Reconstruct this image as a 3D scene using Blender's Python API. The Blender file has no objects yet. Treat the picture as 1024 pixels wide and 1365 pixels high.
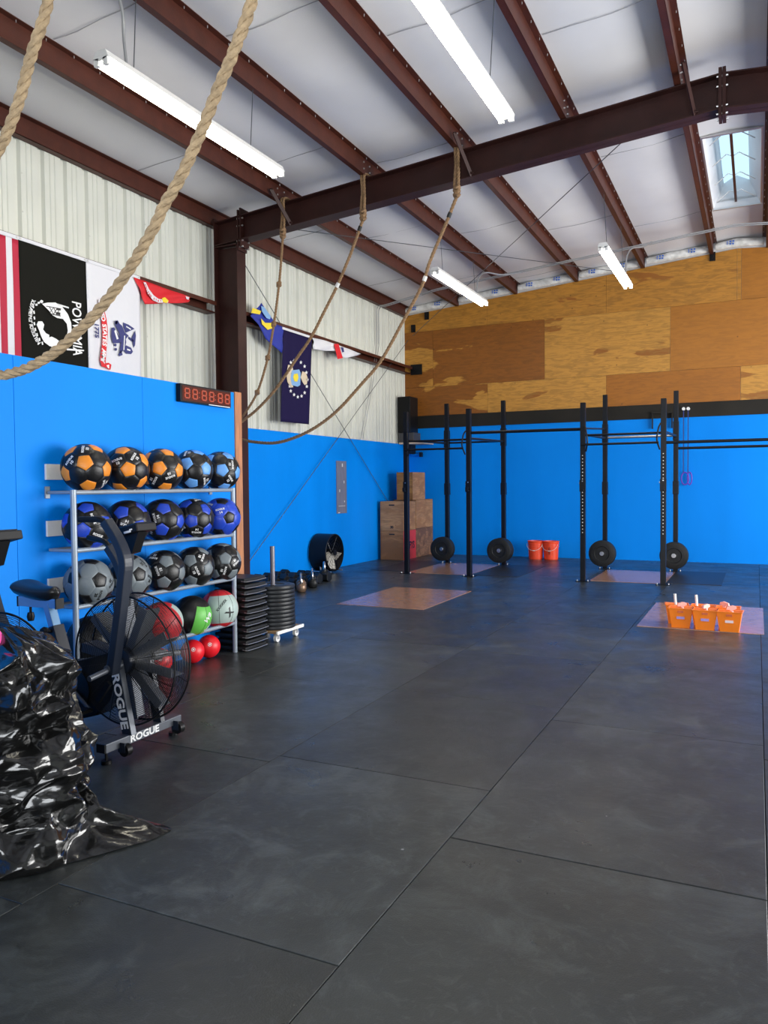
import bpy, bmesh, math, random
from mathutils import Vector, Matrix, noise
PI = math.pi
S = bpy.context.scene
COL = S.collection
random.seed(7)

# ------------------------------------------------------------------ camera
F, YAW, PIT, ROL, EYE = 1041.3, math.radians(25.526), math.radians(-1.987), math.radians(-.509), 1.5
CF = Vector((-math.sin(YAW)*math.cos(PIT), math.cos(YAW)*math.cos(PIT), math.sin(PIT)))
_r = Vector((math.cos(YAW), math.sin(YAW), 0)); _u = _r.cross(CF)
CR = _r*math.cos(ROL) + _u*math.sin(ROL); CU = _u*math.cos(ROL) - _r*math.sin(ROL)
CC = Vector((0, 0, EYE))
cam = bpy.data.cameras.new('camera'); co = bpy.data.objects.new('camera', cam); COL.objects.link(co)
cam.sensor_fit = 'VERTICAL'; cam.sensor_height = 36; cam.lens = F/1365*36; cam.clip_end = 200
co.matrix_world = Matrix.Translation(CC) @ Matrix((CR, CU, -CF)).transposed().to_4x4()
S.camera = co

# ------------------------------------------------------------------ light
S.view_settings.view_transform = 'Standard'; S.view_settings.look = 'None'
S.view_settings.gamma = 1; S.view_settings.exposure = 0.85; S.view_settings.use_curve_mapping = False
W = bpy.data.worlds.new('daylight'); S.world = W; W.use_nodes = True
W.node_tree.nodes['Background'].inputs[0].default_value = (.72, .86, 1, 1)
W.node_tree.nodes['Background'].inputs[1].default_value = 0.8
def area(name, loc, rot, sx, sy, power, col):
    l = bpy.data.lights.new(name, 'AREA'); l.shape = 'RECTANGLE'; l.size = sx; l.size_y = sy
    l.energy = power; l.color = col
    o = bpy.data.objects.new(name, l); o.location = loc; o.rotation_euler = rot; COL.objects.link(o); return o
# daylight through the two open roll-up doors (behind the camera and on the right)
area('daylight_front_door', (0.9, -3.45, 1.9), (PI/2, 0, 0), 5.0, 3.6, 260, (.96, .98, 1))
area('daylight_right_door', (6.2, 9.4, 1.95), (PI/2, 0, PI/2), 8.6, 3.7, 760, (1, .98, .95))
LAMP = 16.0

# ------------------------------------------------------------------ helpers
def P(px, py, ax, v):
    """photo pixel -> the point of a real plane (measuring helper)"""
    d = CF + CR*((px-512)/F) - CU*((py-682.5)/F)
    t = (v - CC[ax])/d[ax]
    return CC + d*t

class MB:
    def __init__(s): s.v = []; s.f = []; s.m = []
    def add(s, vs, fs, mi=0, M=None):
        b = len(s.v)
        s.v += [tuple(M @ Vector(v)) if M else tuple(v) for v in vs]
        s.f += [tuple(i+b for i in f) for f in fs]; s.m += [mi]*len(fs)
        return s
    def box(s, c, d, mi=0, M=None, R=None):
        x, y, z = d[0]/2, d[1]/2, d[2]/2
        vs = [Vector((a*x, b*y, e*z)) for a in (-1, 1) for b in (-1, 1) for e in (-1, 1)]
        if R: vs = [R @ v for v in vs]
        vs = [v + Vector(c) for v in vs]
        return s.add(vs, [(0,1,3,2),(4,6,7,5),(0,4,5,1),(2,3,7,6),(0,2,6,4),(1,5,7,3)], mi, M)
    def bx(s, x0, x1, y0, y1, z0, z1, mi=0, M=None):
        return s.box(((x0+x1)/2, (y0+y1)/2, (z0+z1)/2), (x1-x0, y1-y0, z1-z0), mi, M)
    def tube(s, pts, r, seg=8, closed=False, mi=0, M=None, square=False, up=None, ry=None):
        pts = [Vector(p) for p in pts]; n = len(pts); rings = []
        if square: seg = 4
        ref = None
        for i, p in enumerate(pts):
            if closed: t = (pts[(i+1) % n]-pts[i-1])
            else: t = pts[min(i+1, n-1)]-pts[max(i-1, 0)]
            t.normalize()
            if up is not None: a = Vector(up).cross(t)
            elif ref is None: a = t.orthogonal()
            else: a = ref - t*ref.dot(t)
            if a.length < 1e-6: a = t.orthogonal()
            a.normalize(); ref = a.copy(); b = t.cross(a)
            # mitre
            k = 1.0
            if (closed or 0 < i < n-1):
                d0 = (pts[i]-pts[i-1]).normalized(); d1 = (pts[(i+1) % n]-pts[i]).normalized()
                c = max(.4, math.cos(d0.angle(d1, 0)/2)); k = 1/c
            rr = r[i] if isinstance(r, (list, tuple)) else r
            ry_ = ry if ry is not None else rr
            ring = []
            for j in range(seg):
                an = 2*PI*(j+(.5 if square else 0))/seg
                q = 1.41421 if square else 1
                ring.append(p + a*(math.cos(an)*rr*q) + b*(math.sin(an)*ry_*q*(k if square else 1)))
            rings.append(ring)
        vs = [v for g in rings for v in g]; fs = []
        for i in range(n if closed else n-1):
            for j in range(seg):
                a0 = i*seg+j; a1 = i*seg+(j+1) % seg; b0 = ((i+1) % n)*seg+j; b1 = ((i+1) % n)*seg+(j+1) % seg
                fs.append((a0, a1, b1, b0))
        if not closed:
            fs.append(tuple(range(seg))[::-1]); fs.append(tuple((n-1)*seg+j for j in range(seg)))
        return s.add(vs, fs, mi, M)
    def cyl(s, a, b, r, seg=16, mi=0, M=None, r2=None):
        return s.tube([a, b], [r, r if r2 is None else r2], seg, mi=mi, M=M)
    def lathe(s, prof, seg=32, M=None, mi=0, mf=None):
        """profile of (r, z) points about z"""
        vs = []; fs = []; k = len(prof); mm = []
        for i in range(seg):
            a = 2*PI*i/seg
            for r, z in prof: vs.append((r*math.cos(a), r*math.sin(a), z))
        for i in range(seg):
            for j in range(k-1):
                a0 = i*k+j; b0 = ((i+1) % seg)*k+j
                if prof[j][0] < 1e-6: fs.append((a0+1, a0, b0+1))
                elif prof[j+1][0] < 1e-6: fs.append((a0+1, a0, b0))
                else: fs.append((a0+1, a0, b0, b0+1))
                mm.append(mf(i, j) if mf else mi)
        b = len(s.v); s.add(vs, fs, mi, M)
        if mf: s.m[-len(fs):] = mm
        return s
    def prism(s, poly, d, M=None, mi=0):
        """2d polygon in xy, extruded by d along z; triangulated so it may be concave"""
        from mathutils.geometry import tessellate_polygon
        n = len(poly)
        vs = [(x, y, 0) for x, y in poly]+[(x, y, d) for x, y in poly]
        tr = tessellate_polygon([[Vector((x, y, 0)) for x, y in poly]])
        fs = [tuple(t) for t in tr]+[tuple(i+n for i in t[::-1]) for t in tr]
        fs += [(i, (i+1) % n, (i+1) % n+n, i+n) for i in range(n)]
        return s.add(vs, fs, mi, M)
    def build(s, name, mats, parent=None, bevel=0, smooth=True, ang=35, fix=True, wn=True):
        me = bpy.data.meshes.new(name); me.from_pydata(s.v, [], s.f)
        if not isinstance(mats, (list, tuple)): mats = [mats]
        for m in mats: me.materials.append(m)
        me.polygons.foreach_set('material_index', s.m)
        if fix:
            bm = bmesh.new(); bm.from_mesh(me)
            bmesh.ops.remove_doubles(bm, verts=bm.verts, dist=1e-6)
            bmesh.ops.recalc_face_normals(bm, faces=bm.faces); bm.to_mesh(me); bm.free()
        if smooth:
            me.polygons.foreach_set('use_smooth', [True]*len(me.polygons)); me.set_sharp_from_angle(angle=math.radians(ang))
        o = bpy.data.objects.new(name, me); COL.objects.link(o)
        if parent: o.parent = parent
        if bevel:
            b = o.modifiers.new('bevel', 'BEVEL'); b.width = bevel; b.segments = 2; b.limit_method = 'ANGLE'; b.angle_limit = math.radians(40)
        return o

def tag(o, label, cat, group=None, kind=None):
    o['label'] = label; o['category'] = cat
    if group: o['group'] = group
    if kind: o['kind'] = kind
    return o
def struct(o, label=None):
    o['kind'] = 'structure'
    if label: o['label'] = label
    return o
def thing(name, label, cat, loc=(0, 0, 0), rz=0, group=None):
    o = bpy.data.objects.new(name, None); COL.objects.link(o); o.location = loc; o.rotation_euler = (0, 0, rz)
    o.empty_display_size = .1
    return tag(o, label, cat, group)
def dup(o, parent=None):
    kids = [c for c in bpy.data.objects if c.parent == o]
    c = o.copy(); COL.objects.link(c)
    if parent: c.parent = parent
    for k in kids: dup(k, c)
    return c
def rx(a): return Matrix.Rotation(a, 4, 'X')
def ry(a): return Matrix.Rotation(a, 4, 'Y')
def rz(a): return Matrix.Rotation(a, 4, 'Z')
def T(x, y, z): return Matrix.Translation((x, y, z))

def text_mb(s, size, depth=.002, sx=1, bold=0, space=1):
    c = bpy.data.curves.new('lettering', 'FONT'); c.body = s; c.size = size; c.extrude = depth/2
    c.align_x = 'CENTER'; c.align_y = 'CENTER'; c.offset = bold; c.space_character = space; c.resolution_u = 3
    o = bpy.data.objects.new('lettering', c); COL.objects.link(o)
    dg = bpy.context.evaluated_depsgraph_get(); dg.update()
    me = bpy.data.meshes.new_from_object(o.evaluated_get(dg))
    vs = [(v.co.x*sx, v.co.y, v.co.z) for v in me.vertices]; fs = [tuple(p.vertices) for p in me.polygons]
    bpy.data.objects.remove(o); bpy.data.curves.remove(c); bpy.data.meshes.remove(me)
    return vs, fs
def text(name, s, size, m, parent, M, depth=.002, sx=1, bold=0, space=1):
    vs, fs = text_mb(s, size, depth, sx, bold, space)
    b = MB(); b.add(vs, fs, 0, M)
    return b.build(name, m, parent, smooth=False, fix=False)

# ------------------------------------------------------------------ materials
def mat(name, col, rough=.5, metal=0, spec=.5, var=0, vscale=6, bump=0, bscale=60, stretch=(1, 1, 1), col2=None, coat=0, rvar=0):
    m = bpy.data.materials.new(name); m.use_nodes = True; nt = m.node_tree; N = nt.nodes; L = nt.links
    b = N['Principled BSDF']; b.inputs['Base Color'].default_value = (*col, 1); b.inputs['Roughness'].default_value = rough
    b.inputs['Metallic'].default_value = metal; b.inputs['Specular IOR Level'].default_value = spec
    b.inputs['Coat Weight'].default_value = coat
    if var or bump or col2 or rvar:
        tc = N.new('ShaderNodeTexCoord'); mp = N.new('ShaderNodeMapping'); mp.inputs['Scale'].default_value = stretch
        L.new(tc.outputs['Object'], mp.inputs[0])
    if var or col2 or rvar:
        n = N.new('ShaderNodeTexNoise'); n.inputs['Scale'].default_value = vscale; n.inputs['Detail'].default_value = 6
        L.new(mp.outputs[0], n.inputs['Vector'])
        r = N.new('ShaderNodeMapRange'); r.inputs[1].default_value = .3; r.inputs[2].default_value = .7
        L.new(n.outputs[0], r.inputs[0])
        if var or col2:
            mx = N.new('ShaderNodeMix'); mx.data_type = 'RGBA'
            c2 = col2 if col2 else tuple(c*(1-var) for c in col); c1 = col if col2 else tuple(min(1, c*(1+var)) for c in col)
            mx.inputs[6].default_value = (*c1, 1); mx.inputs[7].default_value = (*c2, 1)
            L.new(r.outputs[0], mx.inputs[0]); L.new(mx.outputs[2], b.inputs['Base Color'])
        if rvar:
            r2 = N.new('ShaderNodeMapRange'); r2.inputs[3].default_value = rough-rvar; r2.inputs[4].default_value = rough+rvar
            L.new(r.outputs[0], r2.inputs[0]); L.new(r2.outputs[0], b.inputs['Roughness'])
    if bump:
        n2 = N.new('ShaderNodeTexNoise'); n2.inputs['Scale'].default_value = bscale; n2.inputs['Detail'].default_value = 4
        L.new(mp.outputs[0], n2.inputs['Vector'])
        bp = N.new('ShaderNodeBump'); bp.inputs['Strength'].default_value = bump; bp.inputs['Distance'].default_value = .01
        L.new(n2.outputs[0], bp.inputs['Height']); L.new(bp.outputs[0], b.inputs['Normal'])
    return m
def emit(name, col, st):
    m = mat(name, (0, 0, 0)); b = m.node_tree.nodes['Principled BSDF']
    b.inputs['Emission Color'].default_value = (*col, 1); b.inputs['Emission Strength'].default_value = st; return m

def mat_rubber_floor(name, base, seed):
    m = bpy.data.materials.new(name); m.use_nodes = True; nt = m.node_tree; N = nt.nodes; L = nt.links
    b = N['Principled BSDF']; tc = N.new('ShaderNodeTexCoord')
    def nz(scale, detail=6, dist=0, off=0, rough=.6):
        mp = N.new('ShaderNodeMapping'); mp.inputs['Location'].default_value = (off+seed*3.1, off*2, 0); L.new(tc.outputs['Object'], mp.inputs[0])
        n = N.new('ShaderNodeTexNoise'); n.inputs['Scale'].default_value = scale; n.inputs['Detail'].default_value = detail
        n.inputs['Distortion'].default_value = dist; n.inputs['Roughness'].default_value = rough; L.new(mp.outputs[0], n.inputs['Vector']); return n
    def rng(src, a, c, lo=0, hi=1):
        r = N.new('ShaderNodeMapRange'); r.inputs[1].default_value = a; r.inputs[2].default_value = c
        r.inputs[3].default_value = lo; r.inputs[4].default_value = hi; L.new(src, r.inputs[0]); return r.outputs[0]
    def mixc(f, a, c):
        x = N.new('ShaderNodeMix'); x.data_type = 'RGBA'; L.new(f, x.inputs[0])
        if isinstance(a, tuple): x.inputs[6].default_value = (*a, 1)
        else: L.new(a, x.inputs[6])
        x.inputs[7].default_value = (*c, 1); return x.outputs[2]
    c = mixc(rng(nz(1.3, 8).outputs[0], .35, .65), tuple(k*.8 for k in base), tuple(k*1.25 for k in base))
    c = mixc(rng(nz(2.2, 10, 1.5, 7, .75).outputs[0], .50, .68, 0, .60), c, tuple(k*3.0 for k in base))     # scuffed dust
    c = mixc(rng(nz(9, 8, 2.5, 3, .7).outputs[0], 0.55, .70, 0, .55), c, tuple(k*2.8 for k in base))
    c = mixc(rng(nz(1.1, 6, 1, 12).outputs[0], .55, .68, 0, .6), c, (base[0]*.5, base[1]*.5, base[2]*.5))
    # small white specks of chalk
    v = N.new('ShaderNodeTexVoronoi'); v.inputs['Scale'].default_value = 2.6; L.new(tc.outputs['Object'], v.inputs['Vector'])
    n = nz(40, 2); ad = N.new('ShaderNodeMath'); ad.operation = 'MULTIPLY_ADD'; ad.inputs[1].default_value = .05
    L.new(n.outputs[0], ad.inputs[0]); L.new(v.outputs['Distance'], ad.inputs[2])
    c = mixc(rng(ad.outputs[0], .043, .038, 0, .8), c, (.35, .36, .36))
    L.new(c, b.inputs['Base Color'])
    L.new(rng(nz(3, 8, .5, 5).outputs[0], .3, .7, .26, .42), b.inputs['Roughness'])
    b.inputs['Specular IOR Level'].default_value = .5
    bp = N.new('ShaderNodeBump'); bp.inputs['Strength'].default_value = .25; bp.inputs['Distance'].default_value = .004
    L.new(nz(160, 3).outputs[0], bp.inputs['Height'])
    bp2 = N.new('ShaderNodeBump'); bp2.inputs['Strength'].default_value = .2; bp2.inputs['Distance'].default_value = .02
    L.new(nz(5, 3).outputs[0], bp2.inputs['Height']); L.new(bp.outputs[0], bp2.inputs['Normal']); L.new(bp2.outputs[0], b.inputs['Normal'])
    return m

def mat_ply(name, base, other, lo, hi, seed, scale=(.55, .55, 1.9), rough=.5, grain=.35):
    """plywood: long grain along x, and patches of the other stain with sharp edges"""
    m = bpy.data.materials.new(name); m.use_nodes = True; nt = m.node_tree; N = nt.nodes; L = nt.links
    b = N['Principled BSDF']; tc = N.new('ShaderNodeTexCoord')
    def nz(sc, s, detail, dist, off):
        mp = N.new('ShaderNodeMapping'); mp.inputs['Scale'].default_value = sc; mp.inputs['Location'].default_value = (off+seed*5.3, seed, off)
        L.new(tc.outputs['Object'], mp.inputs[0]); n = N.new('ShaderNodeTexNoise'); n.inputs['Scale'].default_value = s
        n.inputs['Detail'].default_value = detail; n.inputs['Distortion'].default_value = dist; L.new(mp.outputs[0], n.inputs['Vector']); return n.outputs[0]
    def mixc(f, a, c, t='MIX'):
        x = N.new('ShaderNodeMix'); x.data_type = 'RGBA'; x.blend_type = t; L.new(f, x.inputs[0])
        for i, q in ((6, a), (7, c)):
            if isinstance(q, tuple): x.inputs[i].default_value = (*q, 1)
            else: L.new(q, x.inputs[i])
        return x.outputs[2]
    def rng(src, a, c, lo=0, hi=1):
        r = N.new('ShaderNodeMapRange'); r.inputs[1].default_value = a; r.inputs[2].default_value = c
        r.inputs[3].default_value = lo; r.inputs[4].default_value = hi; L.new(src, r.inputs[0]); return r.outputs[0]
    c = mixc(rng(nz(scale, 1.3, 5, .4, 0), lo, hi), base, other)
    c = mixc(rng(nz((1, 1, 6), 3, 8, 1.6, 4), .42, .62, 0, min(1, grain*1.5)), c, tuple(k*.55 for k in base))
    c = mixc(rng(nz((1, 1, 14), 9, 4, .4, 9), .5, .75, 0, grain), c, tuple(k*.6 for k in base))
    v = N.new('ShaderNodeTexVoronoi'); v.inputs['Scale'].default_value = 3.2; L.new(tc.outputs['Object'], v.inputs['Vector'])
    c = mixc(rng(v.outputs['Distance'], .05, .035, 0, .75), c, tuple(k*.25 for k in base))
    L.new(c, b.inputs['Base Color']); b.inputs['Roughness'].default_value = rough
    return m

def mat_paint(name, col, seed=0):
    m = mat(name, col, .5, spec=.12, var=.05, vscale=1.2, bump=.12, bscale=18, stretch=(1, 1, .35))
    return m

BLUE = mat_paint('blue_wall_paint', (.0, .225, .80))
M_ = {}
M_['cream'] = mat('cream_metal_siding', (.62, .63, .57), .42, var=.04, vscale=2)
M_['red_steel'] = mat('red_oxide_steel', (.062, .016, .009), .45, spec=.3, var=.18, vscale=7, bump=.1)
M_['dark_red_steel'] = mat('dark_red_oxide_steel', (.032, .009, .007), .5, spec=.3, var=.2, vscale=5, bump=.1)
M_['insul'] = mat('white_vinyl_insulation', (.66, .66, .68), .45, var=.04, vscale=1.5, bump=.25, bscale=2.5)
M_['foil'] = mat('clear_wrapped_insulation', (.62, .62, .60), .25, var=.25, vscale=9, bump=.9, bscale=14)
M_['print_blue'] = mat('blue_print', (.03, .12, .5), .5)
M_['black'] = mat('black_paint', (.006, .006, .007), .4, spec=.25)
M_['black_matte'] = mat('black_matte_paint', (.008, .008, .008), .6, spec=.2)
M_['band'] = mat('black_wall_band', (.017, .015, .012), .6, spec=.2, var=.2, vscale=2)
M_['rig'] = mat('black_powder_coat', (.005, .006, .009), .35, spec=.25, bump=.05, bscale=200)
M_['rubber'] = mat('black_rubber', (.010, .011, .012), .45, spec=.3, var=.2, vscale=8, bump=.1, bscale=120)
M_['dark_rubber'] = mat('dark_grey_rubber', (.018, .020, .024), .42, spec=.35, var=.15, vscale=8)
M_['steel'] = mat('bare_steel', (.55, .55, .56), .3, metal=1, var=.1, vscale=10)
M_['zinc'] = mat('zinc_plated_steel', (.6, .6, .6), .4, metal=.9)
M_['galv'] = mat('grey_conduit', (.45, .46, .47), .4, metal=.7)
M_['rack'] = mat('grey_rack_paint', (.27, .32, .38), .35, metal=.2, var=.1, vscale=6)
M_['white'] = mat('white_paint', (.78, .78, .76), .4, var=.03)
M_['lamp_white'] = mat('white_enamel', (.8, .8, .78), .35)
M_['tube'] = emit('fluorescent_tube', (1, .93, .74), LAMP)
M_['wood'] = mat('orange_brown_stud_wood', (.42, .17, .07), .5, var=.25, vscale=10, stretch=(4, 4, .5), bump=.1)
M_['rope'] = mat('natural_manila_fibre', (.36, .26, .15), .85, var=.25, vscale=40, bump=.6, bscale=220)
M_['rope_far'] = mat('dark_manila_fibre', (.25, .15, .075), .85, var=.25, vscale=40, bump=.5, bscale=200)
M_['tape'] = mat('black_tape', (.01, .01, .01), .4)
M_['pale_tape'] = mat('white_tape', (.7, .7, .68), .5)
M_['bag'] = mat('glossy_black_plastic_film', (.004, .004, .004), .15, spec=.75, bump=.22, bscale=16, stretch=(1, 1, 2.5))
M_['pink'] = mat('pink_fabric', (.85, .08, .35), .7)
M_['pvc_black'] = mat('black_vinyl', (.006, .006, .007), .35, spec=.45, bump=.15, bscale=140)
M_['pvc_orange'] = mat('orange_vinyl', (.80, .26, .02), .42, bump=.15, bscale=140)
M_['pvc_sky'] = mat('light_blue_vinyl', (.12, .34, .75), .42, bump=.15, bscale=140)
M_['pvc_blue'] = mat('royal_blue_vinyl', (.015, .06, .50), .4, bump=.15, bscale=140)
M_['pvc_grey'] = mat('grey_vinyl', (.16, .19, .21), .45, bump=.15, bscale=140)
M_['pvc_red'] = mat('red_vinyl', (.55, .02, .03), .4, bump=.15, bscale=140)
M_['pvc_green'] = mat('green_vinyl', (.12, .48, .07), .45)
M_['pvc_pale'] = mat('pale_grey_vinyl', (.40, .50, .47), .45)
M_['red_rubber'] = mat('red_rubber', (.75, .01, .02), .4)
M_['ink'] = mat('white_ink', (.8, .8, .8), .5)
M_['ink_dark'] = mat('black_ink', (.01, .01, .01), .5)
M_['frame_blue'] = mat('slate_black_powder_coat', (.012, .017, .030), .32, spec=.4, bump=.05, bscale=200)
M_['frame_grey'] = mat('grey_powder_coat', (.09, .10, .12), .38, metal=.3)
M_['saddle'] = mat('black_saddle_leather', (.010, .010, .010), .28, spec=.6)
M_['slider'] = mat('aluminium_reflection_tinted', (.20, .36, .56), .25, metal=.5)  # blue reflection of the wall is put into the aluminium's base colour
M_['orange_plastic'] = mat('orange_plastic', (.95, .22, .005), .35, var=.05)
M_['pink_plastic'] = mat('pale_pink_plastic', (.9, .42, .36), .4)
M_['white_plastic'] = mat('white_plastic', (.82, .82, .80), .35)
M_['bucket'] = mat('orange_red_plastic', (.85, .07, .02), .35)
M_['box_ply'] = mat_ply('brown_plywood', (.36, .17, .06), (.22, .095, .03), .45, .55, 3, (1, 1, 4), .55, .5)
M_['box_ply_pale'] = mat_ply('pale_plywood', (.46, .24, .10), (.34, .16, .06), .45, .55, 5, (2, 2, 5), .55, .45)
M_['box_ply_gold'] = mat_ply('golden_plywood', (.42, .20, .04), (.26, .11, .02), .45, .55, 8, (1, 1, 4), .5, .4)
M_['box_ply_rough'] = mat_ply('coarse_plywood', (.32, .16, .08), (.15, .07, .04), .45, .52, 11, (5, 5, 6), .6, .5)
M_['red_panel'] = mat('red_painted_plywood', (.62, .045, .045), .5, var=.1)
M_['plat'] = mat('varnished_platform_plywood', (.36, .19, .12), .20, spec=.6, var=.28, vscale=9, stretch=(1, 3, 1), rvar=.05, col2=None)
M_['led_body'] = mat('dark_red_acrylic', (.06, .008, .004), .25)
M_['led'] = emit('red_led_segment', (1, .14, .05), .28)
M_['sign_grey'] = mat('scratched_grey_sheet', (.22, .22, .27), .4, metal=.3, var=.15, vscale=8, stretch=(1, 1, .3))
M_['navy'] = mat('navy_flag_cloth', (.014, .010, .050), .8, spec=.1, bump=.2, bscale=40)
M_['flag_black'] = mat('black_flag_cloth', (.009, .009, .007), .8, spec=.1, bump=.2, bscale=40)
M_['flag_white'] = mat('white_flag_cloth', (.66, .66, .70), .75, bump=.3, bscale=12)
M_['flag_red'] = mat('red_flag_cloth', (.62, .012, .02), .65, bump=.3, bscale=12)
M_['flag_stripe'] = mat('deep_red_flag_cloth', (.42, .01, .04), .7)
M_['flag_blue'] = mat('royal_blue_flag_cloth', (.012, .028, .30), .65, bump=.3, bscale=12)
M_['yellow'] = mat('yellow_cloth', (.80, .62, .03), .6)
M_['emblem_blue'] = mat('dark_blue_print', (.03, .035, .16), .6)
M_['emblem_sky'] = mat('light_blue_print', (.20, .38, .65), .6)
M_['emblem_tan'] = mat('tan_print', (.62, .52, .38), .6)
M_['purple'] = mat('purple_rubber_band', (.10, .04, .45), .5)
M_['cord'] = mat('dark_blue_cord', (.02, .04, .20), .6)
M_['wire'] = mat('dark_wire_rope', (.10, .11, .12), .45, metal=.6)
M_['screen'] = mat('dark_display', (.01, .012, .015), .15)
def glazing():
    m = bpy.data.materials.new('frosted_skylight_glazing'); m.use_nodes = True; N = m.node_tree.nodes; L = m.node_tree.links
    N.remove(N['Principled BSDF']); a = N.new('ShaderNodeBsdfTransparent'); a.inputs[0].default_value = (.85, .97, 1, 1)
    d = N.new('ShaderNodeBsdfTranslucent'); d.inputs[0].default_value = (.8, .9, .95, 1); x = N.new('ShaderNodeMixShader'); x.inputs[0].default_value = .35
    L.new(a.outputs[0], x.inputs[1]); L.new(d.outputs[0], x.inputs[2]); L.new(x.outputs[0], N['Material Output'].inputs[0]); return m
M_['glazing'] = glazing()

# ------------------------------------------------------------------ the room
XL, XR, YF, YB = -6.97, 6.27, -3.6, 15.7
RIDGE = -.35
def purlin_z(x):      # underside of the purlins
    if x > RIDGE: x = 2*RIDGE-x
    return 5.736+.085*x
def ceil_z(x): return purlin_z(x)+.2
PX = [-5.70, -4.43, -3.20, -1.95, -.75, .12, 1.25, 2.5, 3.73, 5.0]

# rubber mat floor: slabs with narrow gaps
fl = MB(); fl.bx(XL-.2, XR+.2, YF-.2, YB+.2, -.10, -.022, 3)
cols = {-9: None}
xs = [-8.42, -7.21, -6.00, -4.80, -3.59, -2.385, -1.168, .045, 1.26, 2.47, 3.69, 4.90, 6.1, 7.3]
offs = {5: [1.93, 3.52, 5.13, 6.74, 8.58, 10.37, 12.15, 13.98], 4: [1.1, 2.95, 4.8, 6.62, 8.59, 10.36, 12.15, 13.98],
        6: [2.09, 3.62, 5.17, 6.67, 8.2, 10.1, 12.15, 13.9]}
offs[3] = offs[5]; offs[5] = [1.93, 3.52, 5.13, 6.74, 8.55, 10.3, 12.15, 13.98]
offs[7] = [1.255, 3.07, 4.885, 6.685, 8.44, 10.23, 12.22, 14.05]
# xs index i is the column xs[i]..xs[i+1]
colrow = {3: [2.0, 3.9, 5.6, 7.0, 8.59, 10.36, 12.15, 13.98], 4: [1.93, 3.52, 5.13, 6.74, 8.57, 10.35, 12.16, 13.96],
          5: [2.09, 3.62, 5.17, 6.67, 8.2, 10.1, 12.15, 13.9], 6: [1.255, 3.07, 4.885, 6.685, 8.44, 10.23, 12.22, 14.05]}
g = .0022
for i in range(len(xs)-1):
    x0, x1 = max(xs[i], XL-.1), min(xs[i+1], XR+.1)
    if x1 <= x0: continue
    rows = colrow.get(i, [.4+(i % 3)*.6+k*1.82 for k in range(8)])
    rows = [r for r in ([rows[0]-5.46, rows[0]-3.64, rows[0]-1.82]+rows) if YF-.1 < r < YB]
    rows = [YF-.1]+rows+[YB+.1]
    for k in range(len(rows)-1):
        if rows[k+1]-rows[k] < .05: continue
        gg = .005 if (i == 6 and k in (2, 3)) else g
        dz = random.uniform(-.0012, .0008)
        e = .0015
        xa, xb, ya, yb = x0+g, x1-g, rows[k]+g, rows[k+1]-g
        if i == 6 and abs(rows[k+1]-3.07) < .01: yb -= .006
        vs = [(xa, ya, -.022), (xb, ya, -.022), (xb, yb, -.022), (xa, yb, -.022), (xa, ya, dz-e), (xb, ya, dz-e), (xb, yb, dz-e), (xa, yb, dz-e),
              (xa+e, ya+e, dz), (xb-e, ya+e, dz), (xb-e, yb-e, dz), (xa+e, yb-e, dz)]
        fs = [(0, 1, 5, 4), (1, 2, 6, 5), (2, 3, 7, 6), (3, 0, 4, 7), (4, 5, 9, 8), (5, 6, 10, 9), (6, 7, 11, 10), (7, 4, 8, 11), (8, 9, 10, 11)]
        fl.add(vs, fs, random.choice([0, 0, 1, 2]))
RB = (.029, .033, .033)
struct(fl.build('floor', [mat_rubber_floor('rubber_matting', RB, 0), mat_rubber_floor('dark_rubber_matting', tuple(c*.82 for c in RB), 1),
                   mat_rubber_floor('worn_rubber_matting', tuple(c*1.15 for c in RB), 2), M_['black_matte']], smooth=False),
       'black rubber mats butted together over the whole gym floor')

# ceiling: vinyl faced insulation sagging between purlins, with an opening under the ridge skylight
SKX0, SKX1, SKY0, SKY1 = -.66, .02, 10.85, 13.78
ce = MB()
edges = [XL-.1]+PX+[XR+.1]
ny = 130
for b in range(len(edges)-1):
    x0, x1 = edges[b], edges[b+1]
    U = [k/8 for k in range(9)]
    X = [x0+(x1-x0)*u for u in U]
    if x0 < RIDGE < x1: X = [x0, SKX0, -.5, RIDGE, -.2, SKX1, x1]
    YS = sorted(set([YF-.1+(YB+.15-YF)*j/ny for j in range(ny+1)]+[SKY0, SKY1]))
    vs = []
    for y in YS:
        for x in X:
            u = (x-x0)/(x1-x0)
            sag = .028*math.sin(PI*u)*(1+.5*noise.noise(Vector((x*.3, y*.5, 3)))) + .012*math.sin(PI*u)*noise.noise(Vector((x*2, y*1.2, 0)))
            if x0 < RIDGE < x1: sag = 0
            z = ceil_z(x)-sag
            yy = (y % 1.83); z += .004*math.exp(-((yy-.9)/.03)**2)*math.sin(PI*u)
            vs.append((x, y, z))
    n = len(X); fs = []
    for j in range(len(YS)-1):
        for i in range(n-1):
            xm = (X[i]+X[i+1])/2; ym = (YS[j]+YS[j+1])/2
            if SKX0 < xm < SKX1 and SKY0 < ym < SKY1: continue
            fs.append((j*n+i, j*n+i+1, (j+1)*n+i+1, (j+1)*n+i))
    ce.add(vs, fs)
    # seam tape across the bay
    if b in (0, 1, 2, 3, 4, 6):
        for q in range(5):
            ys = 1.2+q*3.1+b*.8
            if ys > YB-.3: continue
            if x0 < RIDGE < x1: continue
            pts = [(x, ys+.01*math.sin(9*x), ceil_z(x)-.028*math.sin(PI*(x-x0)/(x1-x0))*1.0-.006) for x in [x0+.08+(x1-x0-.16)*k/8 for k in range(9)]]
            ce.tube(pts, .004, 4, mi=1)
co_ = ce.build('ceiling', [M_['insul'], mat('grey_seam', (.35, .35, .37), .5)], fix=False)
struct(co_, 'white vinyl faced insulation ceiling between the red purlins')
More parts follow.
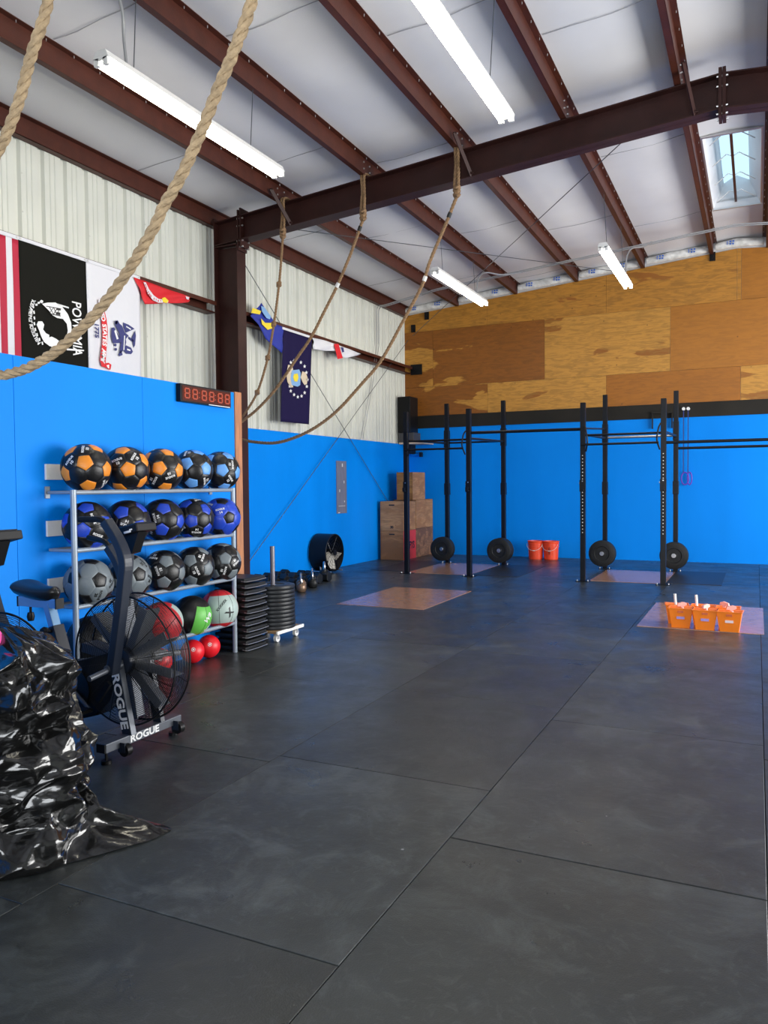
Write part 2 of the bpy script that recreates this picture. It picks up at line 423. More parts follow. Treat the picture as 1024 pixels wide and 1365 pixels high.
# metal roof above it (keeps daylight out)
rf = MB()
for (xa, xb) in ((XL-.3, SKX0), (SKX1, XR+.3)):
    z = lambda x: ceil_z(x)+.07
    pts = [xa, xb] if not (xa < RIDGE < xb) else [xa, RIDGE, xb]
    for i in range(len(pts)-1):
        a, b = pts[i], pts[i+1]
        rf.add([(a, YF-.3, z(a)), (b, YF-.3, z(b)), (b, YB+.3, z(b)), (a, YB+.3, z(a)), (a, YF-.3, z(a)+.04), (b, YF-.3, z(b)+.04), (b, YB+.3, z(b)+.04), (a, YB+.3, z(a)+.04)],
               [(0, 1, 2, 3), (4, 7, 6, 5), (0, 4, 5, 1), (1, 5, 6, 2), (2, 6, 7, 3), (3, 7, 4, 0)])
for (ya, yb) in ((YF-.3, SKY0), (SKY1, YB+.3)):
    rf.bx(SKX0, SKX1, ya, yb, ceil_z(RIDGE)+.07, ceil_z(RIDGE)+.11)
struct(rf.build('ceiling_roof_deck', M_['zinc'], smooth=False), 'metal roof deck above the insulation')

# ribbed metal wall panel
def siding(y0, y1, x, z0, z1, d=1):
    pr = []
    y = y0
    while y < y1:
        for dy, dx in ((0, 0), (.060, 0), (.068, .010), (.082, .010), (.090, 0), (.125, 0), (.133, .010), (.147, .010), (.155, 0), (.215, 0), (.232, -.038), (.285, -.038), (.304, 0)):
            if y+dy <= y1: pr.append((x+dx*d, y+dy))
        y += .305
    pr.append((x, y1))
    return pr
w = MB(); pr = siding(YF, YB, XL, 0, 0)
w.add([(a, b, 0) for a, b in pr]+[(a, b, ceil_z(XL)+.02) for a, b in pr], [(i, i+1, i+1+len(pr), i+len(pr)) for i in range(len(pr)-1)])
w.bx(XL-.12, XL-.06, YF-.1, YB+.1, 0, ceil_z(XL)+.1)
# screw heads
for k in range(0, 60, 3):
    yy = YF+.26-.022+k*.305
    for z in (2.6, 3.4, 4.4, 4.8):
        w.cyl((XL+.0, yy+.08, z), (XL+.008, yy+.08, z), .008, 6)
struct(w.build('wall_left', M_['cream'], fix=False, ang=20), 'cream ribbed metal siding of the left wall')
w = MB()
w.bx(XL+.02, -6.90, 6.24, YB, .0, 2.372)
struct(w.build('wall_left_lower', BLUE, smooth=False, bevel=.003), 'blue painted lower part of the left wall')
# back wall
w = MB(); w.bx(XL-.1, XR+.1, YB+.03, YB+.2, 0, 6.05)
struct(w.build('wall_back_backing', M_['insul'], smooth=False), 'white backing behind the plywood of the back wall')
w = MB(); w.bx(XL-.1, XR+.1, YB, YB+.03, 0, 2.715)
struct(w.build('wall_back', BLUE, smooth=False), 'blue painted lower back wall')
w = MB(); w.bx(XL, XR, YB-.02, YB+.029, 2.715, 2.985)
struct(w.build('trim_1', M_['band'], smooth=False, bevel=.004), 'black band between the blue wall and the plywood')
D1, L1c, O1, B1 = (.25, .080, .003), (.50, .235, .034), (.33, .112, .004), (.36, .132, .008)
PM = [mat_ply('stained_plywood_dark', D1, L1c, .62, .64, 1, grain=.35), mat_ply('honey_plywood', L1c, D1, .585, .60, 2, grain=.45),
      mat_ply('orange_plywood', O1, L1c, .9, .95, 3, grain=.3), mat_ply('brown_orange_plywood', B1, D1, .8, .9, 4, grain=.25),
      mat_ply('mid_honey_plywood', (.44, .19, .020), (.27, .09, .007), .635, .65, 6, grain=.5), mat_ply('mixed_plywood', D1, L1c, .53, .545, 9, grain=.3)]
def ply(x0, x1, z0, z1, mi, mb):
    gq = .002
    sl = z1 > 5
    za, zb = (purlin_z(x0)+.02, purlin_z(x1)+.02) if sl else (z1-gq, z1-gq)
    x0 += gq; x1 -= gq; z0 += gq
    vs = [(x0, YB, z0), (x1, YB, z0), (x1, YB, zb), (x0, YB, za), (x0, YB+.029, z0), (x1, YB+.029, z0), (x1, YB+.029, zb), (x0, YB+.029, za)]
    mb.add(vs, [(0, 1, 2, 3), (5, 4, 7, 6), (0, 4, 5, 1), (1, 5, 6, 2), (2, 6, 7, 3), (3, 7, 4, 0)], mi)
w = MB()
r0, r1, r2 = 2.985, 3.60, 4.80
for x0, x1, m in ((XL, -5.08, 5), (-5.08, -2.67, 1), (-2.67, -.28, 2), (-.28, 2.1, 1), (2.1, XR, 2)): ply(x0, x1, r0, r1, m, w)
for x0, x1, m in ((XL, -6.3, 5), (-6.3, -3.88, 0), (-3.88, -1.49, 1), (-1.49, .9, 3), (.9, 3.3, 0), (3.3, XR, 1)): ply(x0, x1, r1, r2, m, w)
for x0, x1, m in ((XL, -5.08, 4), (-5.08, -2.67, 4), (-2.67, -.28, 4), (-.28, RIDGE+2.1, 3), (RIDGE+2.1, XR, 4)):
    if x0 < RIDGE < x1: ply(x0, RIDGE, r2, 6, m, w); ply(RIDGE, x1, r2, 6, m, w)
    else: ply(x0, x1, r2, 6, m, w)
struct(w.build('wall_back_upper', PM, smooth=False), 'stained plywood sheets covering the upper back wall')
# right and front walls with the open roll-up doors (behind and beside the camera)
w = MB()
w.bx(XR, XR+.1, YF-.1, 5.0, 0, 5.4); w.bx(XR, XR+.1, 13.8, YB+.1, 0, 5.4); w.bx(XR, XR+.1, 5.0, 13.8, 3.85, 5.4)
struct(w.build('wall_right', M_['cream'], smooth=False), 'cream right wall with a wide open door')
w = MB()
w.bx(XL-.1, -1.7, YF-.1, YF, 0, 5.95); w.bx(3.5, XR+.1, YF-.1, YF, 0, 5.95); w.bx(-1.7, 3.5, YF-.1, YF, 3.8, 5.95)
struct(w.build('wall_front', M_['cream'], smooth=False), 'cream front wall with a wide open door')
# partition in front of the left wall
w = MB(); ys = [YF, -2.4, -1.18, .04, 1.26, 2.48, 3.68, 4.90, 6.13]
for a, b in zip(ys, ys[1:]): w.bx(-4.512, -4.50, a+.0015, b-.0015, .0, 2.392)
w.bx(-4.60, -4.512, YF, 6.13, 0, 2.39); w.bx(XL+.03, -4.6, 6.13, 6.22, 0, 2.39)
struct(w.build('wall_partition', BLUE, smooth=False, bevel=.0015), 'blue painted plywood partition wall behind the ball rack')
w = MB(); w.bx(-4.60, -4.488, 6.131, 6.235, 0, 2.40)
struct(w.build('trim_2', M_['wood'], smooth=False, bevel=.004), 'orange brown timber stud capping the end of the partition')

# ------------------------------------------------------------------ steelwork
def beam_label(i):
    return ['red oxide roof purlin closest to the left wall', 'red oxide roof purlin above the left strip lights', 'red oxide roof purlin third in from the left wall',
            'red oxide roof purlin above the right-hand strip lights', 'red oxide roof purlin just left of the skylight', 'red oxide roof purlin just right of the skylight'][i] if i < 6 else \
        'red oxide roof purlin on the right slope, %s from the skylight' % ['second', 'third', 'fourth', 'fifth'][i-6]
for i, x in enumerate(PX):
    z = purlin_z(x); s_ = -1 if x < RIDGE else 1
    b = MB(); t = .006
    b.bx(x-t/2, x+t/2, YF, YB-.02, z, z+.2)
    b.bx(min(x, x+s_*.062), max(x, x+s_*.062), YF, YB-.02, z, z+t)
    b.bx(min(x, x-s_*.062), max(x, x-s_*.062), YF, YB-.02, z+.2-t, z+.2)
    b.bx(x+s_*.062-t/2, x+s_*.062+t/2, YF, YB-.02, z, z+.02)
    o = b.build('roof_purlin', M_['red_steel'], smooth=False)
    tag(o, beam_label(i), 'beam', 'red roof purlins')
    bb = MB(); yy = .4
    while yy < YB:
        bb.cyl((x-s_*.045, yy, z+.188), (x-s_*.045, yy, z+.165), .004, 5); yy += .31
    for dy in (-.08, .08):
        for dz in (.06, .14): bb.cyl((x-s_*.002, 8.97+dy-.12, z+dz), (x-s_*.014, 8.97+dy-.12, z+dz), .011, 6)
    so = bb.build('screw', M_['zinc'], o); so['kind'] = 'stuff'
# eave strut
b = MB(); t = .006
b.bx(XL+.01, XL+.10, YF, YB-.02, 5.13, 5.136); b.bx(XL+.10-t, XL+.10, YF, YB-.02, 5.13, 5.33); b.bx(XL+.01, XL+.17, YF, YB-.02, 5.326, 5.332)
b.bx(XL+.01, XL+.018, YF, YB-.02, 5.13, 5.33)
tag(b.build('eave_strut', M_['red_steel'], smooth=False), 'red oxide eave beam along the top of the left wall', 'beam')
# girts
def girt(y0, y1, label):
    b = MB(); t = .006; z = 3.90
    b.bx(XL+.02, XL+.20, y0, y1, z+.15, z+.15+t); b.bx(XL+.20-t, XL+.20, y0, y1, z+.10, z+.15)
    b.bx(XL+.02, XL+.02+t, y0, y1, z, z+.15); b.bx(XL+.02, XL+.17, y0, y1, z, z+t); b.bx(XL+.17-t, XL+.17, y0, y1, z, z+.02)
    tag(b.build('wall_girt', M_['red_steel'], smooth=False), label, 'beam', 'red wall girts')
girt(YF, 8.86, 'red oxide wall girt carrying the flags in front of the column')
girt(9.08, YB-.03, 'red oxide wall girt between the column and the back wall')
b = MB(); b.bx(XL+.16, XL+.42, YB-.035, YB-.005, 3.88, 4.10)  # black slab added in place of the dark hole at the girt end
tag(b.build('wall_hole_patch', M_['black'], smooth=False), 'black patch for the dark hole in the plywood where the girt meets the back wall', 'patch')
# frames: column, rafters
def ibeam(mb, pts, wid, y, t=.012):
    """pts: list of (bottom(x,z), top(x,z)) stations"""
    for (b0, t0), (b1, t1) in zip(pts, pts[1:]):
        q = [b0, b1, t1, t0]
        mb.add([(x, y-t/2, z) for x, z in q]+[(x, y+t/2, z) for x, z in q], [(0, 1, 2, 3), (7, 6, 5, 4), (0, 4, 5, 1), (1, 5, 6, 2), (2, 6, 7, 3), (3, 7, 4, 0)])
        for (a, c, s) in ((b0, b1, 1), (t0, t1, -1)):
            d = Vector((c[0]-a[0], 0, c[1]-a[1])).normalized(); nrm = Vector((-d.z, 0, d.x))*.014*s
            q = [(a[0], y-wid/2, a[1]), (c[0], y-wid/2, c[1]), (c[0], y+wid/2, c[1]), (a[0], y+wid/2, a[1])]
            mb.add(q+[(p[0]+nrm.x, p[1], p[2]+nrm.z) for p in q], [(0, 1, 2, 3), (7, 6, 5, 4), (0, 4, 5, 1), (1, 5, 6, 2), (2, 6, 7, 3), (3, 7, 4, 0)])
def rtop(x):
    if x > RIDGE: x = 2*RIDGE-x
    return 5.728+.085*x
def rbot(x):
    if x > RIDGE: x = 2*RIDGE-x
    return 5.36+.079*x
for Y, nm in ((8.97, 'far'), (1.62, 'near')):
    b = MB(); ibeam(b, [((-6.80, 0), (-6.44, 0)), ((-6.80, 4.795), (-6.44, 4.795))], .20, Y); b.bx(-6.815, -6.801, Y-.1, Y+.1, 4.79, 5.2)
    b.bx(-6.95, -6.35, Y-.13, Y+.13, 0, .02) if False else None
    b.bx(-6.80, -6.44, Y-.10, Y+.10, 4.80, 4.812)
    b.bx(-6.42, -6.40, Y-.10, Y+.10, 4.72, 5.26)
    tag(b.build('steel_column', M_['dark_red_steel'], smooth=False), 'dark red steel column standing at the left wall' if nm == 'far' else 'dark red steel column behind the partition, nearest the camera', 'column', 'dark red steel columns')
    b = MB(); ibeam(b, [((x, rbot(x)), (x, rtop(x))) for x in (-6.80, RIDGE, 6.1)], .20, Y)
    b.bx(RIDGE-.035, RIDGE-.002, Y-.11, Y+.11, rbot(RIDGE)-.07, rtop(RIDGE)+.05); b.bx(RIDGE+.002, RIDGE+.035, Y-.11, Y+.11, rbot(RIDGE)-.07, rtop(RIDGE)+.05)
    b.bx(-6.38, -6.36, Y-.10, Y+.10, rbot(-6.3)-.10, rtop(-6.3)+.09)
    o = b.build('roof_rafter', M_['dark_red_steel'], smooth=False)
    tag(o, 'dark red steel rafter crossing the roof above the hanging ropes' if nm == 'far' else 'dark red steel rafter overhead nearest the camera', 'beam', 'dark red roof rafters')
    bb = MB()
    for dy in (-.07, .07):
        for dz in (.02, .10, .30, .40):
            bb.cyl((RIDGE-.055, Y+dy, rbot(RIDGE)-.06+dz), (RIDGE+.055, Y+dy, rbot(RIDGE)-.06+dz), .012, 6)
            bb.cyl((-6.44, Y+dy, 4.75+dz), (-6.34, Y+dy, 4.75+dz), .012, 6)
    bo = bb.build('bolt', M_['zinc'], o); bo['kind'] = 'stuff'
    # flange braces
    for x, dxx, lab in ((-5.66, 0, 'left-most'), (-3.16, 0, 'middle'), (-.71, 0, 'right-hand'), (.10, .0, 'right-most')):
        if nm == 'near': continue
        z0 = purlin_z(x)+.03; z1 = rbot(x)+.02
        b = MB(); b.tube([(x+.01, Y-.42, z0+.02), (x+.10, Y-.09, z1)], .022, 4, square=True, ry=.008)
        b.cyl((x-.01, Y-.41, z0+.02), (x+.03, Y-.41, z0+.02), .011, 8); b.cyl((x+.08, Y-.115, z1+.02), (x+.13, Y-.115, z1+.02), .011, 8)
        tag(b.build('flange_brace', M_['dark_red_steel'], smooth=False), 'slanting steel brace from purlin to rafter, %s along the rafter' % lab, 'brace', 'slanting flange braces')

# ridge skylight
t = thing('ridge_skylight', 'long peaked skylight with pale panes in the roof ridge', 'skylight')
b = MB(); zr = ceil_z(RIDGE)
# flared curb: wide at the ceiling, narrow at the glass
gx0, gx1, gz = -.51, -.14, zr+.36
for (xa, xb) in ((SKX0, gx0), (SKX1, gx1)):
    b.add([(xa, SKY0, ceil_z(xa)), (xa, SKY1, ceil_z(xa)), (xb, SKY1, gz), (xb, SKY0, gz)], [(0, 1, 2, 3)])
    b.add([(xa+(.01 if xa > -.3 else -.01), SKY0, ceil_z(xa)), (xa+(.01 if xa > -.3 else -.01), SKY1, ceil_z(xa)), (xb+(.01 if xa > -.3 else -.01), SKY1, gz), (xb+(.01 if xa > -.3 else -.01), SKY0, gz)], [(3, 2, 1, 0)])
for y in (SKY0, SKY1):
    b.add([(SKX0, y, ceil_z(SKX0)-.0), (SKX1, y, ceil_z(SKX1)), (gx1, y, gz), (RIDGE+.02, y, gz+.10), (gx0, y, gz)], [(0, 1, 2, 3, 4)])
b.build('curb', M_['insul'], t, smooth=False, fix=False)
b = MB()
for x in (SKX0-.02, SKX1): b.bx(x, x+.02, SKY0, SKY1, ceil_z(x)-.012, ceil_z(x)+.01)
b.bx(SKX0-.02, SKX1+.02, SKY1-.02, SKY1+.02, zr-.05, zr-.03); b.bx(SKX0-.02, SKX1+.02, SKY0-.02, SKY0+.02, zr-.05, zr-.03)
b.build('frame', M_['zinc'], t, smooth=False)
b = MB()
for (xa, za, xb, zb) in ((gx0, gz, RIDGE+.02, gz+.10), (RIDGE+.02, gz+.10, gx1, gz)):
    b.add([(xa, SKY0, za), (xb, SKY0, zb), (xb, SKY1, zb), (xa, SKY1, za)], [(0, 1, 2, 3)])
    b.add([(xa, SKY0, za+.006), (xb, SKY0, zb+.006), (xb, SKY1, zb+.006), (xa, SKY1, za+.006)], [(3, 2, 1, 0)])
b.build('pane', M_['glazing'], t, smooth=False, fix=False)
b = MB(); b.bx(RIDGE+.00, RIDGE+.035, SKY0, SKY1, zr+.04, zr+.075)
b.build('ridge_bar', M_['red_steel'], t, smooth=False)
for k in range(4):
    y = SKY0+.35+k*.75; b = MB(); xm = RIDGE+.018
    b.tube([(SKX0+.07, y, zr-.02), (xm-.08, y, zr+.12), (xm, y, zr+.08), (xm+.08, y, zr+.12), (SKX1-.07, y, zr-.02)], .007, 6)
    b.build('bracket', M_['zinc'], t)

# insulation ends bulging over the top of the plywood
for i in range(-1, 6):
    x0 = (XL+.05 if i < 0 else PX[i]+.04); x1 = PX[i+1]-.04 if i < 5 else PX[6]-.04
    b = MB(); n = 22; pts = []; rr = []
    for k in range(n+1):
        u = k/n; x = x0+(x1-x0)*u
        pts.append((x, YB-.10+.02*noise.noise(Vector((x*3, i, 0))), purlin_z(x)+.10+.015*noise.noise(Vector((x*4, i, 5)))))
        rr.append(.078*(.72+.28*math.sin(PI*min(1, max(0, u*1.0)))**.5)+.012*noise.noise(Vector((x*7, i, 9))))
    b.tube(pts, rr, 14)
    o = b.build('insulation_roll', M_['foil'])
    pos = ['against the left wall', 'in the second bay from the left wall', 'in the third bay from the left wall', 'between the two far strip lights', 'just left of the skylight bay', 'under the skylight', 'just right of the skylight bay'][i+1]
    tag(o, 'plastic wrapped insulation bulging over the plywood, '+pos, 'insulation', 'insulation rolls over the plywood')
    k = 0; x = x0+.25
    while x < x1-.12:
        b = MB(); zc = purlin_z(x)+.10
        for q, (dx, dz) in enumerate(((0, .02), (.05, .02), (.0, -.025), (.045, -.025))):
            b.box((x+dx, YB-.195+abs(dz)*.1, zc+dz), (.03, .012, .026))
        b.box((x-.05, YB-.19, zc), (.012, .012, .07))
        b.build('printed_mark', M_['print_blue'], o, smooth=False); x += .55

# ------------------------------------------------------------------ conduits and bracing cables
def tube_thing(name, pts, r, m, label, cat, seg=8, group=None):
    b = MB(); b.tube(pts, r, seg); o = b.build(name, m); return tag(o, label, cat, group)
def bend(pts, r=.12, k=5):
    out = [Vector(pts[0])]
    for a, b, c in zip(pts, pts[1:], pts[2:]):
        a, b, c = Vector(a), Vector(b), Vector(c); rr = min(r, (b-a).length*.45, (c-b).length*.45)
        p, q = b+(a-b).normalized()*rr, b+(c-b).normalized()*rr
        for j in range(k+1):
            u = j/k; out.append(p*(1-u)**2+b*2*u*(1-u)+q*u*u)
    out.append(Vector(pts[-1])); return out
for j, (dy, dz, lab) in enumerate(((0, 0, 'upper'), (-.09, -.0, 'lower'))):
    y = 14.16+dy; xw = XL+.07+.0
    pts = [(xw, y+.12, 4.33), (xw, y+.12, 5.08), (XL+.3, y, 5.05+.0)]
    xx = [-5.6, -3.85, -1.28, RIDGE, .6, 3, 5.9]
    pts += [(x, y, purlin_z(x)-.025-dz) for x in xx]
    tube_thing('electrical_conduit', bend(pts), .011, M_['galv'], 'grey electrical conduit crossing under the purlins near the back wall, %s one' % lab, 'conduit', group='conduits near the back wall')
for j, lab in enumerate(('nearer', 'farther')):
    pts = [(XL+.07, 14.19+j*.09, 4.33), (-6.90, 13.9+j*.08, 3.5), (-6.885, 13.41+j*.09, 2.39)]
    tube_thing('air_hose', bend(pts, .4), .006, M_['galv'], 'thin grey line slanting down the metal wall, the one %s to the back' % lab, 'cable', group='thin lines on the left wall')
def cable(a, b, label):
    tube_thing('bracing_cable', [a, b], .006, M_['wire'], label, 'cable', 6, 'wire bracing cables')
cable((-6.86, 9.25, 5.08), (-6.86, 15.55, .42), 'wire bracing cable falling from the column top towards the plywood boxes')
cable((-6.84, 15.6, 4.62), (-6.84, 9.25, .10), 'wire bracing cable rising from the floor to the back left corner')
cable((-6.70, 15.55, 4.70), (-1.0, 9.1, 5.56), 'wire bracing cable running under the roof from the back left corner to the rafter')
cable((-6.35, 9.1, 5.13), (-2.3, 15.55, 5.50), 'wire bracing cable running under the roof from the column to the back wall')
for (px, py, lab) in ((551, 438, 'left corner'), (569, 421, 'left strip light'), (950, 342, 'skylight purlin')):
    p = P(px, py, 1, YB-.012); b = MB(); b.box((p.x, YB-.012, p.z), (.10, .02, .16)); b.box((p.x, YB-.04, p.z-.02), (.04, .05, .07))
    tag(b.build('wall_bracket', M_['black'], smooth=False), 'small black bracket on the plywood under the '+lab, 'bracket', 'small black brackets on the plywood')

# ------------------------------------------------------------------ strip lights
def strip_light(x, y0, y1, z, label, first=None):
    L_ = y1-y0; t = thing('strip_light', label, 'light', (x, y0, z), 0, 'hanging fluorescent strip lights')
    b = MB(); b.prism([(-.075, .0), (-.05, .055), (.05, .055), (.075, .0), (.02, -.02), (-.02, -.02)], L_, Matrix(((1, 0, 0, 0), (0, 0, 1, 0), (0, 1, 0, 0), (0, 0, 0, 1))))
    b.build('housing', M_['lamp_white'], t, smooth=False)
    for s in (-1, 1):
        b = MB(); b.cyl((s*.045, .03, -.036), (s*.045, L_-.03, -.036), .019, 12); b.build('lamp_tube', M_['tube'], t)
        for yy in (0, L_-.03):
            b = MB(); b.bx(s*.045-.022, s*.045+.022, yy, yy+.03, -.055, .0); b.build('lamp_holder', M_['lamp_white'], t, smooth=False)
    for yy in (.35, L_-.5):
        b = MB(); xp = min(PX, key=lambda q: abs(q-x)); top = purlin_z(x)-z+.03; b.cyl((.0, yy, .04), (xp-x-.03, yy, top), .004, 6); b.build('hanging_wire', M_['wire'], t)
    return t
l1 = strip_light(-4.50, 4.52, 6.96, 4.745, 'lit fluorescent strip light hanging near the left wall, closest to the black and white flags')
strip_light(-2.03, 4.42, 6.86, 4.76, 'lit fluorescent strip light at the top of the view, cut off by the frame')
l3 = strip_light(-4.42, 11.1, 13.5, 4.73, 'lit fluorescent strip light hanging far off to the left in front of the plywood')
l4 = strip_light(-1.93, 11.08, 13.45, 4.74, 'lit fluorescent strip light hanging far off near the middle of the plywood')
for l, pts in ((l1, [(-.02, .3, .04), (-.03, .28, .3), (-.0, .25, .45), (-.01, .2, .62)]),
               (l3, [(.02, 1.9, .04), (.03, 1.95, .35), (.08, 2.2, .50), (.3, 2.5, .48), (.6, 2.75, .56)]),
               (l4, [(.02, 1.9, .04), (.03, 1.95, .38), (.08, 2.15, .55), (.25, 2.4, .60), (.32, 2.7, .76)])):
    b = MB(); b.tube(bend(pts, .15), .012, 8); b.build('power_conduit', M_['galv'], l)

# ------------------------------------------------------------------ ropes
def catmull(pts, n=8):
    P_ = [Vector(p) for p in pts]; P_ = [P_[0]*2-P_[1]]+P_+[P_[-1]*2-P_[-2]]; out = []
    for i in range(1, len(P_)-2):
        for k in range(n):
            u = k/n; a, b, c, d = P_[i-1:i+3]
            out.append(.5*((2*b)+(c-a)*u+(2*a-5*b+4*c-d)*u*u+(3*b-a-3*c+d)*u**3))
    out.append(P_[-2]); return out
def resample(pts, step):
    out = [pts[0]]; acc = 0
    for a, b in zip(pts, pts[1:]):
        L_ = (b-a).length; d = step-acc
        while d <= L_:
            out.append(a.lerp(b, d/L_)); d += step
        acc = L_-(d-step)
    return out
def rope_mb(mb, pts, r, pitch=None, seg=7, mi=0):
    pitch = pitch or r*6.5; step = pitch/8; pts = resample(pts, step); ref = None; fr = []
    for i, p in enumerate(pts):
        t_ = (pts[min(i+1, len(pts)-1)]-pts[max(i-1, 0)]).normalized()
        a = t_.orthogonal() if ref is None else (ref-t_*ref.dot(t_)).normalized(); ref = a
        fr.append((p, a, t_.cross(a)))
    for k in range(3):
        q = [p+(a*math.cos(2*PI*(i*step/pitch+k/3))+b*math.sin(2*PI*(i*step/pitch+k/3)))*r*.5 for i, (p, a, b) in enumerate(fr)]
        mb.tube(q, r*.56, seg, mi=mi)
def climbing_rope(pix, Y, r, label, m, loop_x=None, knots=(), tape=None, head=None):
    pts = ([Vector(h) for h in head] if head else [])+[P(a, b, 1, Y) for a, b in pix]
    c = catmull(pts, 8); b = MB(); rope_mb(b, c, r)
    if loop_x is not None:
        lx, lz0 = loop_x, c[0].z
        zt, zb = rtop(lx)+.03, rbot(lx)-.04
        for dx in (-.02, .018):
            lp = [Vector((lx, Y, lz0)), Vector((lx+dx*1.1, Y-.01, (lz0+zb)/2)), Vector((lx+dx, Y+.01, zb+.1)), Vector((lx+dx*.7, Y+.015, (zt+zb)/2)), Vector((lx+dx, Y+.015, zt-.02)),
                  Vector((lx+dx, 8.97, zt+.005)), Vector((lx+dx, 9.10, zt-.03)), Vector((lx+dx, 9.10, (zt+zb)/2+.05))]
            rope_mb(b, catmull(lp, 6), r*.95)
        for q in range(3):   # wrapped knot under the beam
            zc = lz0+.02+q*.045; b.tube([(lx+.030*math.cos(a), Y+.032*math.sin(a), zc+.012*math.sin(a*2+q)) for a in [2*PI*j/12 for j in range(12)]], r*.9, 6, closed=True)
    for (a, bb) in knots:
        p = P(a, bb, 1, Y)
        for q in range(3): b.tube([(p.x+.024*math.cos(j*PI/5), p.y+.022*math.sin(j*PI/5), p.z-.02+q*.02+.006*math.cos(j*PI/5)) for j in range(10)], r*.8, 6, closed=True)
    o = b.build('climbing_rope', m, fix=False); tag(o, label, 'rope', 'climbing ropes')
    if tape:
        for (pa, pb, mm, nm) in tape:
            k = min(range(len(c)), key=lambda i: (c[i]-P(pa, pb, 1, Y)).length); k = max(1, min(k, len(c)-2))
            d = (c[k+1]-c[k]).normalized(); q = MB(); q.cyl(c[k]-d*.03, c[k]+d*.03, r*1.25, 10); q.build(nm, M_[mm], o)
    return o
YR = 8.80
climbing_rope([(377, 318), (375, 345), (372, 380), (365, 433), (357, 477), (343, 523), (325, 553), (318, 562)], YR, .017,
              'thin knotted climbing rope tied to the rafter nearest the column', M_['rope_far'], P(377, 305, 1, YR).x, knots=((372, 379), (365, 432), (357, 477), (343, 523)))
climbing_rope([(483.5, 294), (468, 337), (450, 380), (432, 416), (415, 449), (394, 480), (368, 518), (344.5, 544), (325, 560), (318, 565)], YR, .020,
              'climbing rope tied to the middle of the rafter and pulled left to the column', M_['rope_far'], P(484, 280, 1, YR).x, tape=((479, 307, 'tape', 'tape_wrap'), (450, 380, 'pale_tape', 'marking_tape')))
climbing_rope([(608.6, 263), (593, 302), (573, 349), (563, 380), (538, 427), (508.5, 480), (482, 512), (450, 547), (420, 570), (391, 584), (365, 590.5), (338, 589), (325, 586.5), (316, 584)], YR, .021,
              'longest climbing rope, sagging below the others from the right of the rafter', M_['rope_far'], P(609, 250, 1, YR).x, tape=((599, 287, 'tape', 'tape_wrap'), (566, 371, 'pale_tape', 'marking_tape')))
YN = 1.85
pA = P(336, 0, 1, YN); pB = P(64.5, 0, 1, YN)
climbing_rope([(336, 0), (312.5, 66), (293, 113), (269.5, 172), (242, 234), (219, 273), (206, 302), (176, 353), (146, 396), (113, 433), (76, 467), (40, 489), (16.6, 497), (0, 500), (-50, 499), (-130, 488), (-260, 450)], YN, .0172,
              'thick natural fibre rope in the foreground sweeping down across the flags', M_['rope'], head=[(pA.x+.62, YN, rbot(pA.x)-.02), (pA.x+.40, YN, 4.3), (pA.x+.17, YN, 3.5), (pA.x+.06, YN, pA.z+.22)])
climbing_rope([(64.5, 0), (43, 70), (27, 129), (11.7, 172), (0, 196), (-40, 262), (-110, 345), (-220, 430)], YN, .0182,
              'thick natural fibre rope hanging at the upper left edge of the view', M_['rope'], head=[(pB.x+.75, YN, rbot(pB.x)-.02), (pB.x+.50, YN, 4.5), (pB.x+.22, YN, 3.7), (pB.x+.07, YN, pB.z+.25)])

# ------------------------------------------------------------------ flags
XF = XL+.235
def cloth(y0, y1, z0, z1, wave=.010, ph=0):
    b = MB(); nyy, nz_ = 24, 24; vs = []
    for i in range(nyy+1):
        for j in range(nz_+1):
            y = y0+(y1-y0)*i/nyy; z = z0+(z1-z0)*j/nz_; vs.append((XF+fw(y, z, wave, ph), y, z))
    for i in range(nyy):
        for j in range(nz_): a = i*(nz_+1)+j; b.f.append((a, a+1, a+nz_+2, a+nz_+1)); b.m.append(0)
    b.v = vs; return b
def fw(y, z, wave, ph): return wave*(math.sin(y*9+ph)*.6+math.sin(y*21+z*3+ph)*.4)*min(1, max(0, (4.05-z)*2))
def solid(o, t=.003):
    s = o.modifiers.new('thick', 'SOLIDIFY'); s.thickness = t; s.offset = 0; return o
def poly_on(mb, pix, x, wave=0, ph=0, mi=0, depth=.004, fn=None):
    from mathutils.geometry import tessellate_polygon
    pts = [P(a, b, 0, x) for a, b in pix]; n = len(pts)
    tr = tessellate_polygon([[Vector((p.y, p.z, 0)) for p in pts]])
    off = fn if fn else (lambda p: 0)
    vs = [(x+off(p)+fw(p.y, p.z, wave, ph), p.y, p.z) for p in pts]+[(x+depth+off(p)+fw(p.y, p.z, wave, ph), p.y, p.z) for p in pts]
    mb.add(vs, [tuple(q) for q in tr]+[tuple(i+n for i in q[::-1]) for q in tr]+[(i, (i+1) % n, (i+1) % n+n, i+n) for i in range(n)], mi)
def z5(pts): return [(x/7.877, 330+y/7.877) for x, y in pts]
def z6(pts): return [(110+x/4.655, 340+y/4.655) for x, y in pts]
def z7(pts): return [(280+x/3.413, 380+y/3.413) for x, y in pts]
yA, yB_, yC, yD = P(25, 340, 0, XF).y, P(114.5, 353, 0, XF).y, P(186, 376, 0, XF).y, 0
# header tape helper: a white sleeve along the top of each flag
def header(y0, y1, parent, m='flag_white'):
    b = MB(); b.bx(XF-.004, XF+.010, y0, y1, 4.0, 4.035); b.build('header_tape', M_[m], parent, smooth=False)
    b = MB()
    for y in (y0+.02, y1-.02): b.cyl((XF+.010, y, 4.018), (XF+.014, y, 4.018), .011, 10)
    b.build('grommet', M_['zinc'], parent)
